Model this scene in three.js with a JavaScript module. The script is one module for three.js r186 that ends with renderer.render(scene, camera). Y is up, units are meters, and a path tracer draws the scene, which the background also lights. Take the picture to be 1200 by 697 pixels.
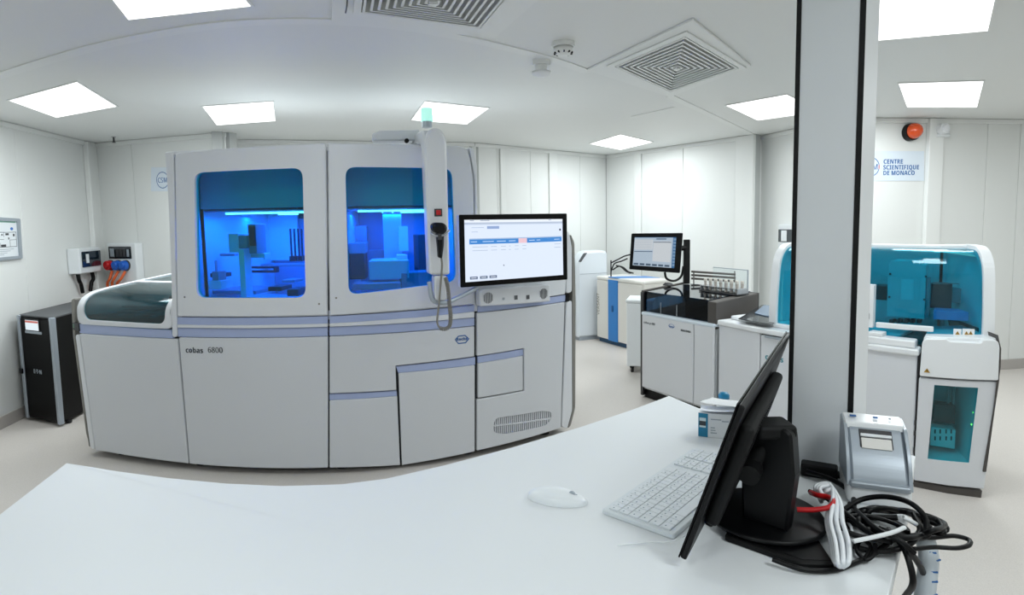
import * as THREE from 'three';
import { RectAreaLightUniformsLib } from 'three/addons/lights/RectAreaLightUniformsLib.js';
import { RoundedBoxGeometry } from 'three/addons/geometries/RoundedBoxGeometry.js';
import { TextGeometry } from 'three/addons/geometries/TextGeometry.js';
import { FontLoader } from 'three/addons/loaders/FontLoader.js';
import { TessellateModifier } from 'three/addons/modifiers/TessellateModifier.js';
import { mergeGeometries } from 'three/addons/utils/BufferGeometryUtils.js';

// ---------------------------------------------------------------- camera, exposure
const W = 1200, H = 697, F = 700, EYE = 1.57, CEIL = 2.45;
const scene = new THREE.Scene();
scene.background = new THREE.Color(0, 0, 0);
const camera = new THREE.PerspectiveCamera(2 * Math.atan(H / 2 / F) * 180 / Math.PI, W / H, 0.05, 60);
camera.position.set(0, EYE, 0);
camera.rotation.order = 'YXZ';
camera.rotation.x = -5 * Math.PI / 180;
camera.rotation.z = -1.05 * Math.PI / 180;
camera.setViewOffset(W, H, 0, 29, W, H);
camera.updateMatrixWorld(true); camera.updateProjectionMatrix();
const renderer = new THREE.WebGLRenderer({ antialias: true });
renderer.toneMapping = THREE.LinearToneMapping;
renderer.toneMappingExposure = 1.36;
renderer.shadowMap.enabled = true;
RectAreaLightUniformsLib.init();
const PANEL_LIGHT = 9;             // luminance of the ceiling panels
const font = await new FontLoader().loadAsync('fonts/droid/droid_sans_bold.typeface.json');
const fontR = await new FontLoader().loadAsync('fonts/droid/droid_sans_regular.typeface.json');

// ---------------------------------------------------------------- helpers
const V3 = (x, y, z) => new THREE.Vector3(x, y, z);
const V2 = (x, y) => new THREE.Vector2(x, y);
let seed = 7; const rnd = () => (seed = (seed * 16807) % 2147483647) / 2147483647;
const ray = (x, y) => V3(x / W * 2 - 1, 1 - y / H * 2, .5).unproject(camera).sub(camera.position).normalize();
const onY = (x, y, h) => { const r = ray(x, y); return r.multiplyScalar((h - EYE) / r.y).add(camera.position); };
const onD = (x, y, d) => { const r = ray(x, y); return r.multiplyScalar(-d / r.z).add(camera.position); };

const mat = (color, roughness = .5, o = {}) => new THREE.MeshPhysicalMaterial({ color, roughness, metalness: 0, side: THREE.DoubleSide, ...o });
const pane = (r, g, b, o = {}) => new THREE.MeshPhysicalMaterial({ color: new THREE.Color().setRGB(r, g, b), roughness: .02, transmission: 1, thickness: 0, ior: 1.45, side: THREE.DoubleSide, ...o });
const glow = (r, g, b, i = 1, o = {}) => new THREE.MeshPhysicalMaterial({ color: 0x111111, emissive: new THREE.Color().setRGB(r, g, b), emissiveIntensity: i, roughness: .6, ...o });

const norm = g => {
  g = g.index ? g.toNonIndexed() : g;
  for (const k of Object.keys(g.attributes)) if (!['position', 'normal', 'uv'].includes(k)) g.deleteAttribute(k);
  if (!g.attributes.uv) g.setAttribute('uv', new THREE.BufferAttribute(new Float32Array(g.attributes.position.count * 2), 2));
  return g;
};
const merge = a => { if (!Array.isArray(a)) return a; a = a.flat(9); return a.length === 1 ? a[0] : mergeGeometries(a.map(norm)); };
const taken = {};
const numbered = n => { const k = taken[n] = (taken[n] ?? -1) + 1; return k ? `${n}_${String(k).padStart(3, '0')}` : n; };
function thing(name, label, category, base = V3(0, 0, 0), group) {
  const g = new THREE.Group(); g.name = numbered(name); g.position.copy(base);
  g.userData = { label, category }; if (group) g.userData.group = group;
  scene.add(g); g.updateMatrixWorld(true); return g;
}
function struct(name) { const g = new THREE.Group(); g.name = numbered(name); g.userData = { kind: 'structure' }; scene.add(g); return g; }
// a part whose geometry is given in room coordinates
function part(parent, name, geo, material, label) {
  const g = merge(geo); let root = parent; while (root.parent && root.parent !== scene) root = root.parent;
  if (root !== scene) g.translate(-root.position.x, -root.position.y, -root.position.z);
  const m = new THREE.Mesh(g, material); m.name = name; m.castShadow = m.receiveShadow = true;
  if (label) m.userData.label = label;
  parent.add(m); return m;
}
const box = (w, h, d, x = 0, y = 0, z = 0, r = 0) => { const g = r ? new RoundedBoxGeometry(w, h, d, 2, Math.min(r, w / 2.02, h / 2.02, d / 2.02)) : new THREE.BoxGeometry(w, h, d); g.translate(x, y, z); return g; };
const turned = (g, ry, p) => { g.rotateY(ry); g.translate(p.x, p.y, p.z); return g; };
const cyl = (r1, r2, h, p, axis = 'y', n = 24) => { const g = new THREE.CylinderGeometry(r1, r2, h, n); if (axis === 'z') g.rotateX(Math.PI / 2); if (axis === 'x') g.rotateZ(Math.PI / 2); g.translate(p.x, p.y, p.z); return g; };
const rod = (a, b, r, n = 12) => { const d = b.clone().sub(a), g = new THREE.CylinderGeometry(r, r, d.length(), n); g.applyQuaternion(new THREE.Quaternion().setFromUnitVectors(V3(0, 1, 0), d.clone().normalize())); g.translate((a.x + b.x) / 2, (a.y + b.y) / 2, (a.z + b.z) / 2); return g; };
const tube = (pts, r, seg = 0, n = 8, closed = false) => new THREE.TubeGeometry(new THREE.CatmullRomCurve3(pts, closed, 'centripetal'), seg || pts.length * 8, r, n, closed);
const lathe = (pr, p, n = 32) => { const g = new THREE.LatheGeometry(pr.map(a => V2(...a)), n); g.translate(p.x, p.y, p.z); return g; };
function rshape(pts, r = 0, C = THREE.Shape) {          // polygon with rounded corners; a point may carry its own radius
  const s = new C(), n = pts.length;
  for (let i = 0; i < n; i++) {
    const p = V2(...pts[i]), a = V2(...pts[(i + n - 1) % n]), b = V2(...pts[(i + 1) % n]);
    const rr = Math.min(pts[i][2] ?? r, p.distanceTo(a) * .48, p.distanceTo(b) * .48);
    const A = a.clone().sub(p).setLength(Math.max(rr, 1e-6)).add(p), B = b.clone().sub(p).setLength(Math.max(rr, 1e-6)).add(p);
    i ? s.lineTo(A.x, A.y) : s.moveTo(A.x, A.y);
    if (rr > 1e-5) s.quadraticCurveTo(p.x, p.y, B.x, B.y);
  }
  s.closePath(); return s;
}
function extr(shape, z0, z1, bev = 0, cs = 6) {
  const g = new THREE.ExtrudeGeometry(shape, { depth: z1 - z0 - 2 * bev, bevelEnabled: bev > 0, bevelThickness: bev, bevelSize: bev, bevelOffset: -bev, bevelSegments: 1, curveSegments: cs });
  g.translate(0, 0, z0 + bev); return norm(g);
}
// upright prism over a plan outline [[x, z], ...]
function prism(pts, y0, y1, r = 0, bev = 0) { const g = extr(rshape(pts.map(([x, z, k]) => [x, -z, k ?? r])), y0, y1, bev); g.rotateX(-Math.PI / 2); return g; }

// a front face that follows a line on the floor: s along the line, h up, t out towards the room
class Face {
  constructor(pts, smooth = true) {
    this.straight = pts.length === 2;
    const c = (this.straight ? new THREE.LineCurve3(V3(pts[0][0], 0, pts[0][1]), V3(pts[1][0], 0, pts[1][1])) : new THREE.CatmullRomCurve3(pts.map(([x, z]) => V3(x, 0, z)), false, 'centripetal'));
    this.p = c.getPoints(this.straight ? 1 : 200); this.l = [0];
    for (let i = 1; i < this.p.length; i++) this.l.push(this.l[i - 1] + this.p[i].distanceTo(this.p[i - 1]));
    this.len = this.l.at(-1);
    const T = this.p.map((_, i) => this.p[Math.min(i + 1, this.p.length - 1)].clone().sub(this.p[Math.max(i - 1, 0)]).normalize()); this.T = T;
  }
  at(s) {
    let i = 1; while (i < this.l.length - 1 && this.l[i] < s) i++;
    const k = (s - this.l[i - 1]) / (this.l[i] - this.l[i - 1]), kk = Math.max(0, Math.min(1, k));
    const q = this.p[i - 1].clone().lerp(this.p[i], k), t = this.T[i - 1].clone().lerp(this.T[i], kk).normalize();
    return { x: q.x, z: q.z, tx: t.x, tz: t.z, nx: -t.z, nz: t.x };
  }
  P(s, h, t = 0) { const a = this.at(s); return V3(a.x + a.nx * t, h, a.z + a.nz * t); }
  pix(px, py, t = 0) {                                    // where the sight line through a pixel meets the face
    const r = ray(px, py); let best = null;
    const seg = (s0, s1) => {
      const a = this.P(s0, 0, t), b = this.P(s1, 0, t), ex = b.x - a.x, ez = b.z - a.z, det = r.x * -ez + ex * r.z;
      const k = (a.x * -ez + ex * a.z) / det, u = (r.x * a.z - r.z * a.x) / det;
      if (k > 0 && (!best || k < best.k)) return { k, u, s: s0 + u * (s1 - s0) };
    };
    if (this.straight) best = seg(0, this.len);
    else {
      const n = 160, L = this.len * 1.1, o = -this.len * .05;
      for (let i = 0; i < n; i++) { const q = seg(o + L * i / n, o + L * (i + 1) / n); if (q && ((q.u >= 0 && q.u <= 1) || (i === 0 && q.u < 0) || (i === n - 1 && q.u > 1))) best = q; }
    }
    return [best.s, EYE + r.y * best.k];
  }
  map(g, tess = true) {
    if (!this.straight && tess) g = new TessellateModifier(.16, 7).modify(norm(g));
    g = norm(g); const P = g.attributes.position, N = g.attributes.normal;
    for (let i = 0; i < P.count; i++) {
      const a = this.at(P.getX(i)), t = P.getZ(i), nx = N.getX(i), nz = N.getZ(i);
      P.setXYZ(i, a.x + a.nx * t, P.getY(i), a.z + a.nz * t);
      N.setXYZ(i, nx * a.tx + nz * a.nx, N.getY(i), nx * a.tz + nz * a.nz);
    }
    return g;
  }
  box(s0, s1, h0, h1, t0, t1, r = 0) { return this.map(box(s1 - s0, h1 - h0, t1 - t0, (s0 + s1) / 2, (h0 + h1) / 2, (t0 + t1) / 2, r)); }
  poly(pts, t0, t1, { r = 0, bev = 0, holes = [], cs = 6 } = {}) {
    const s = rshape(pts, r); for (const h of holes) s.holes.push(rshape(h.p, h.r ?? 0, THREE.Path));
    return this.map(extr(s, t0, t1, bev, cs));
  }
  px(list, t = 0) { return list.map(([x, y, r]) => { const q = this.pix(x, y, t); return r === undefined ? q : [...q, r]; }); }
  panel(list, t0, t1, o = {}) { return this.poly(this.px(list, t1), t0, t1, { ...o, holes: (o.holes ?? []).map(h => ({ p: this.px(h.p, t1), r: h.r })) }); }
  text(str, px, py, px2, t, f = font, depth = .002) {    // lettering from pixel (px,py) to width px2, baseline at py
    const [s0, h0] = this.pix(px, py, t), [s1] = this.pix(px2, py, t);
    const g = new TextGeometry(str, { font: f, size: 1, depth: .001, curveSegments: 3 }); g.computeBoundingBox();
    const k = (s1 - s0) / (g.boundingBox.max.x - g.boundingBox.min.x);
    g.translate(-g.boundingBox.min.x, 0, 0); g.scale(k, k, depth / .001); g.translate(s0, h0, t);
    return this.map(g, false);
  }
  base() { const a = this.P(this.len / 2, 0); return a; }
}
// noise texture for a little unevenness in colour and gloss
function noiseTex(n, fn, srgb = true) {
  const d = new Uint8Array(n * n * 4);
  for (let i = 0; i < n * n; i++) { const c = fn(i % n, (i / n) | 0); d.set([c[0], c[1], c[2], 255], i * 4); }
  const t = new THREE.DataTexture(d, n, n); t.wrapS = t.wrapT = THREE.RepeatWrapping; t.magFilter = THREE.LinearFilter; t.minFilter = THREE.LinearMipmapLinearFilter; t.generateMipmaps = true;
  if (srgb) t.colorSpace = THREE.SRGBColorSpace; t.needsUpdate = true; return t;
}
function screenTex(w, h, draw) {
  const c = document.createElement('canvas'); c.width = w; c.height = h; draw(c.getContext('2d'), w, h);
  const t = new THREE.CanvasTexture(c); t.colorSpace = THREE.SRGBColorSpace; return t;
}
// flat printed or lit sheet on a face, uv 0..1
function sheet(face, list, t) {
  const q = list.map(([x, y]) => { const [s, h] = face.pix(x, y, t); return face.P(s, h, t); });   // tl, tr, br, bl
  return quadGeo(q);
}
function quadGeo([a, b, c, d]) {
  const g = new THREE.BufferGeometry();
  g.setAttribute('position', new THREE.Float32BufferAttribute([d, c, b, d, b, a].flatMap(v => [v.x, v.y, v.z]), 3));
  g.setAttribute('uv', new THREE.Float32BufferAttribute([0, 0, 1, 0, 1, 1, 0, 0, 1, 1, 0, 1], 2));
  g.computeVertexNormals(); return g;
}

// ---------------------------------------------------------------- materials
const M = {
  wall: mat(0xe9ebe9, .42), wallDark: mat(0xb9bcbb, .6), trim: mat(0xeceeec, .35), skirting: mat(0xb4afab, .6),
  ceiling: mat(0xe9ebe9, .5), ceilTrim: mat(0xeceeec, .45),
  shell: mat(0xdde0e4, .32, { clearcoat: .2, clearcoatRoughness: .3 }), door: mat(0xd3d6da, .4), lavender: mat(0xa8b5d8, .42), chassis: mat(0x2b2e33, .6),
  greyStrip: mat(0x85837d, .45), darkGrey: mat(0x3a3a3c, .5), taupe: mat(0x4b4744, .5), black: mat(0x060709, .42, { specularIntensity: .5 }), blackMatt: mat(0x0a0b0c, .6, { specularIntensity: .5 }), blackGloss: mat(0x030304, .3, { specularIntensity: .4 }),
  white: mat(0xeef1f3, .3), whiteMatt: mat(0xe6eaec, .6), bench: mat(0xe9edef, .5, { specularIntensity: .6 }),
  edge: mat(0x3a3d40, .5), metal: mat(0xb9bcc0, .3, { metalness: .9 }), steel: mat(0x6c7278, .35, { metalness: .7 }),
  print: mat(0x3c4248, .6), blueInk: mat(0x2763a5, .6), tealInk: mat(0x1f7d8c, .6),
  red: mat(0xc3161c, .4), blue: mat(0x1f62c4, .4), orange: mat(0xe0632a, .5), cyanPart: mat(0x9fc4c8, .5), blueBand: mat(0x2a7fca, .35),
  grille: mat(0x55585c, .6), silver: mat(0xaab3bc, .35, { metalness: .35 }), clearGlass: pane(.93, .96, .97), amber: mat(0xe2500f, .25, { clearcoat: .6 }),
  duct: mat(0x8a9094, .5, { metalness: .4 }), benchUnder: mat(0x9fa4a8, .6), rubber: mat(0x1b1c1e, .8),
};
const floorTex = noiseTex(256, () => { const v = 206 + (rnd() - .5) * 16 + (rnd() < .03 ? -16 : 0); return [v + 4, v - 2, v - 8]; });
floorTex.repeat.set(2.2, 2.2);
M.floor = mat(0xffffff, .42, { map: floorTex });

// ---------------------------------------------------------------- room
const VENTS = [                                            // the two air outlets: plate corners and louvre opening
  { plate: [[688, 80], [812, 20], [880, 75], [785, 112]], inner: [[720, 74], [803, 38], [866, 76], [785, 104]], label: 'square louvred air outlet in the ceiling between the two smoke detectors and the column' },
  { plate: [[390, -38], [660, -30], [580, 42], [388, 22]], inner: [[428, -34], [606, -24], [563, 28], [423, 9]], label: 'square louvred air outlet in the ceiling above the curved joint strip' }];
{
  const f = struct('floor');
  const g = box(12, .1, 13, 1, -.05, -3.2); part(f, 'floor_slab', g, M.floor);
  const uv = g.attributes.uv, p = g.attributes.position; for (let i = 0; i < uv.count; i++) uv.setXY(i, p.getX(i), p.getZ(i));
  const c = struct('ceiling');
  const slab = rshape([[-5, -3.3], [7, -3.3], [7, 9.7], [-5, 9.7]]);
  for (const v of VENTS) slab.holes.push(rshape(v.inner.map(([x, y]) => { const p = onY(x, y, CEIL); return [p.x, -p.z]; }), 0, THREE.Path));
  const sg = extr(slab, CEIL, CEIL + .1); sg.rotateX(-Math.PI / 2); part(c, 'ceiling_slab', sg, M.ceiling);
  const strip = (pts, w) => {                              // flat cover strip over a ceiling joint
    const cv = new THREE.CatmullRomCurve3(pts.map(([x, y]) => onY(x, y, CEIL)), false, 'centripetal').getPoints(60), a = [], b = [];
    cv.forEach((q, i) => { const d = cv[Math.min(i + 1, 60)].clone().sub(cv[Math.max(i - 1, 0)]).setLength(w / 2); a.push([q.x - d.z, q.z + d.x]); b.unshift([q.x + d.z, q.z - d.x]); });
    return prism([...a, ...b], CEIL - .006, CEIL + .004);
  };
  part(c, 'joint_strip', strip([[-60, 106], [0, 88], [60, 69], [130, 50], [250, 29], [330, 24], [400, 25], [470, 31], [540, 43], [600, 57], [650, 70], [690, 84]], .07), M.ceilTrim);
  part(c, 'joint_strip', strip([[785, 112], [830, 133], [870, 152], [890, 162]], .06), M.ceilTrim);
  part(c, 'joint_strip', strip([[740, 136], [790, 125]], .012), M.ceilTrim);
}
const FL = new Face([[-3.06, 1.5], [-4.35, -6.33]]), FBL = new Face([[-4.35, -6.33], [-2.70, -5.75]]), FST = new Face([[-2.70, -5.75], [-2.85, -6.21]]);
const FB1 = new Face([[-2.85, -6.21], [-.40, -6.82]]), FB2 = new Face([[-.40, -6.82], [1.34, -8.44]]), FF = new Face([[1.34, -8.44], [2.63, -6.60]]);
const FA = new Face([[2.78, -6.72], [3.08, -5.55]]), FR = new Face([[3.08, -5.55], [6.5, -6.13]]), FRR = new Face([[6.5, -6.13], [6.5, 1.5]]), FN = new Face([[6.5, 1.5], [-3.06, 1.5]]);
function wall(name, face, seams, skirt = true) {
  const g = struct(name), L = face.len;
  part(g, 'backing', face.box(-.05, L + .05, 0, CEIL, -.1, -.012), M.wallDark);
  const e = [0, ...seams, L];
  for (let i = 0; i < e.length - 1; i++) part(g, 'panel', face.box(e[i] + .002, e[i + 1] - .002, .0, CEIL - .001, -.012, 0, .003), M.wall);
  part(g, 'cornice', face.box(0, L, CEIL - .045, CEIL - .002, 0, .022, .006), M.trim);
  if (skirt) { const b = struct('baseboard_' + name.slice(5)); part(b, 'cove', face.box(0, L, 0, .1, 0, .012, .004), M.skirting); }
  return g;
}
const sx = (face, ...l) => l.map(x => face.pix(x, 230)[0]).sort((a, b) => a - b);
wall('wall_left', FL, [.9, 1.9, 2.9, 3.9, ...sx(FL, -90, 23)]);
wall('wall_back_left', FBL, sx(FBL, 158));
wall('wall_step', FST, []);
wall('wall_back', FB1, sx(FB1, 330, 440));
wall('wall_back_right', FB2, sx(FB2, 583, 622, 680));
wall('wall_far', FF, sx(FF, 752, 800));
wall('wall_alcove', FA, []);
wall('wall_right', FR, sx(FR, 1088, 1154, 1192));
wall('wall_right_end', FRR, [1.2, 2.4, 3.6, 4.8, 6]);
wall('wall_rear', FN, [1.2, 2.4, 3.6, 4.8, 6, 7.2, 8.4]);
const trimPost = (face, s0, s1, t = .03) => { const g = struct('trim_' + (trimPost.n = (trimPost.n ?? 0) + 1)); part(g, 'cover_strip', face.box(s0, s1, 0, CEIL - .003, .0005, t, .008), M.trim); };
{ const a = sx(FL, 101)[0]; trimPost(FL, a, FL.len - .02, .05); }
trimPost(FBL, FBL.len - .05, FBL.len + .02, .012);
for (const [a, b] of [[586, 592], [643, 652]]) { const q = sx(FB2, a, b); trimPost(FB2, q[0], q[1], .02); }
{ const q = sx(FF, 744, 752); trimPost(FF, q[0], q[1], .02); }
trimPost(FF, FF.len - .16, FF.len + .06, .05);
{ const q = sx(FR, 1082, 1099); trimPost(FR, q[0], q[1], .045); }
{ const g = struct('trim_' + (++trimPost.n)); part(g, 'corner_post', prism([[2.60, -6.62], [2.80, -6.70], [2.80, -6.85], [2.55, -6.75]], 0, CEIL - .003), M.trim); }

// ---------------------------------------------------------------- ceiling fittings
function lampPanel(px, label, pts) {
  const q = pts ?? px.map(([x, y]) => onY(x, y, CEIL)), c = q.reduce((a, b) => a.clone().add(b)).multiplyScalar(.25);
  c.y = CEIL;
  const t = thing('ceiling_light', label, 'ceiling light', c, 'square panel lights in the ceiling');
  const ins = k => q.map(v => { const d = v.clone().sub(c); d.y = 0; return c.clone().addScaledVector(d, 1 - k / d.length()); });
  const o = ins(-.012), i = ins(.004), s = rshape(o.map(v => [v.x, -v.z])); s.holes.push(rshape(i.map(v => [v.x, -v.z]), 0, THREE.Path));
  const fr = extr(s, CEIL - .006, CEIL - .0005, .001); fr.rotateX(-Math.PI / 2);
  part(t, 'frame', fr, M.ceilTrim);
  part(t, 'diffuser', prism(ins(.005).map(v => [v.x, v.z]), CEIL - .0055, CEIL - .001), lampPanel.m ??= glow(1, 1, 1, 1.6), 'glowing white diffuser');
  const e1 = q[1].clone().sub(q[0]).add(q[2].clone().sub(q[3])).multiplyScalar(.5), e2 = q[3].clone().sub(q[0]).add(q[2].clone().sub(q[1])).multiplyScalar(.5);
  const l = new THREE.RectAreaLight(0xf1f9fb, PANEL_LIGHT * Math.min(1.1, .5 / (e1.length() * e2.length())), e1.length(), e2.length());
  l.position.set(c.x, CEIL - .02, c.z); l.rotation.order = 'YXZ'; l.rotation.y = Math.atan2(-e1.z, e1.x); l.rotation.x = -Math.PI / 2; l.castShadow = true;
  scene.add(l); return t;
}
lampPanel([[10, 117], [90, 95], [137, 124], [66, 137]], 'square ceiling light panel near the left wall above the black cabinet');
lampPanel([[110, -28], [255, -40], [295, 6], [150, 22]], 'large square ceiling light panel beside the curved ceiling strip over the white bench');
lampPanel([[237, 124], [320, 118], [323, 141], [254, 146]], 'square ceiling light panel above the left door of the large analyser');
lampPanel([[498, 118], [573, 126], [547, 145], [482, 140]], 'square ceiling light panel behind the beacon on top of the analyser arm');
lampPanel([[727, 157], [765, 166], [727, 175], [691, 168]], 'square ceiling light panel in the far corner above the white air unit');
lampPanel([[851, 123], [922, 110], [962, 130], [888, 140.5]], 'square ceiling light panel partly hidden behind the grey column');
lampPanel([[1053, 97], [1153, 94], [1145, 125], [1063, 125]], 'square ceiling light panel above the orange beacon on the right wall');
lampPanel([[985, -15], [1172, -25], [1158, 35], [1000, 49]], 'large square ceiling light panel right of the grey column over the printer');
for (const [x, z, l] of [[-.9, .3, 'square ceiling light panel over the rear of the white bench, behind the photographer'], [1.15, -.05, 'square ceiling light panel over the right end of the bench, behind the photographer'], [5.1, -3.9, 'square ceiling light panel near the right end wall, beyond the hooded analyser'], [4.4, -1.2, 'square ceiling light panel over the open floor right of the bench']])
  lampPanel(null, l, [V3(x - .3, CEIL, z - .3), V3(x + .3, CEIL, z - .3), V3(x + .3, CEIL, z + .3), V3(x - .3, CEIL, z + .3)]);

function diffuser(corners, inner, label) {
  const o = corners.map(([x, y]) => onY(x, y, CEIL)), n = inner.map(([x, y]) => onY(x, y, CEIL));
  const c = n.reduce((a, b) => a.clone().add(b)).multiplyScalar(.25);
  const t = thing('air_diffuser', label, 'air vent', c, 'square air outlets in the ceiling');
  const lerp = k => n.map(v => c.clone().lerp(v, k));
  const ring = (A, B, y0, y1) => { const s = rshape(A.map(v => [v.x, -v.z])); s.holes.push(rshape(B.map(v => [v.x, -v.z]), 0, THREE.Path)); const g = extr(s, y0, y1, .002); g.rotateX(-Math.PI / 2); return g; };
  part(t, 'mounting_plate', ring(o, lerp(1.0), CEIL - .012, CEIL - .0005), M.ceilTrim);
  part(t, 'rim', ring(lerp(1.12), lerp(1.0), CEIL - .02, CEIL - .012), M.ceilTrim);
  const box4 = (k0, k1, y0, y1) => { const s = rshape(lerp(k1).map(v => [v.x, -v.z])); s.holes.push(rshape(lerp(k0).map(v => [v.x, -v.z]), 0, THREE.Path)); const q = extr(s, y0, y1); q.rotateX(-Math.PI / 2); return q; };
  part(t, 'duct', [box4(1.0, 1.06, CEIL + .1, CEIL + .5), prism(lerp(1.06).map(v => [v.x, v.z]), CEIL + .5, CEIL + .51)], M.duct);
  part(t, 'core', prism(lerp(.06).map(v => [v.x, v.z]), CEIL - .03, CEIL - .02), M.ceilTrim);
  const N = 9;
  for (let k = 0; k < N; k++) {                            // sloping square louvre rings
    const a = lerp((k + 1.0) / (N + .15)), b = lerp((k + .6) / (N + .15)), c2 = lerp((k + .62) / (N + .15)), pos = [];
    for (let i = 0; i < 4; i++) {
      const j = (i + 1) % 4, A = a[i], B = a[j], Cc = b[j], Dd = b[i], y0 = CEIL - .018, y1 = CEIL + .03;
      const q = [[A, y0], [B, y0], [Cc, y1], [A, y0], [Cc, y1], [Dd, y1]]; for (const [v, y] of q) pos.push(v.x, y, v.z);
      for (const [v, y] of q) pos.push(v.x, y + .002, v.z);
      for (const v of [A, B, c2[j], A, c2[j], c2[i]]) pos.push(v.x, y0 - .001, v.z);   // flat lip along the lower edge
    }
    const g = new THREE.BufferGeometry(); g.setAttribute('position', new THREE.Float32BufferAttribute(pos, 3)); g.computeVertexNormals();
    part(t, 'louvre_blade', norm(g), M.ceilTrim);
  }
  return t;
}
for (const v of VENTS) diffuser(v.plate, v.inner, v.label);
{
  const a = onY(660, 50, CEIL), t = thing('smoke_detector', 'white round smoke detector with dark slots beside the ceiling joint strip', 'smoke detector', a);
  part(t, 'base', cyl(.058, .058, .022, V3(a.x, CEIL - .0115, a.z)), M.trim);
  part(t, 'head', lathe([[0, -.062], [.03, -.06], [.042, -.05], [.046, -.04], [.05, -.022], [0, -.022]], a), M.trim);
  for (let i = 0; i < 10; i++) { const q = i * Math.PI / 5; part(t, 'slot', turned(box(.006, .008, .02, 0, 0, .0385), q, V3(a.x, CEIL - .051, a.z)), M.black); }
  const b = onY(634, 70, CEIL), u = thing('motion_sensor', 'small white round sensor on the ceiling strip without slots', 'sensor', b);
  part(u, 'base', cyl(.05, .05, .03, V3(b.x, CEIL - .0155, b.z)), M.trim);
  part(u, 'neck', cyl(.035, .03, .03, V3(b.x, CEIL - .046, b.z)), M.trim);
  part(u, 'dome', lathe([[0, -.095], [.03, -.09], [.05, -.078], [.053, -.065], [.03, -.06], [0, -.06]], b), M.white);
  const c = onY(133, 160, CEIL), s = thing('sprinkler_head', 'tiny metal sprinkler head on the ceiling near the left corner', 'sprinkler', c);
  part(s, 'flange', cyl(.02, .02, .006, V3(c.x, CEIL - .0035, c.z)), M.metal);
  part(s, 'nozzle', cyl(.008, .008, .05, V3(c.x, CEIL - .03, c.z)), M.darkGrey);
  part(s, 'deflector', cyl(.016, .016, .004, V3(c.x, CEIL - .056, c.z)), M.darkGrey);
  const w = thing('ceiling_wire', 'thin dark wire hanging from the ceiling beside the air outlet plate', 'wire', onY(406, -10, CEIL));
  part(w, 'strand', tube([onY(407, -14, CEIL), onY(407, -4, CEIL - .02), onY(406.5, 6, CEIL - .03), onY(405, 15, CEIL - .03)], .003), M.darkGrey);
}

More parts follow.
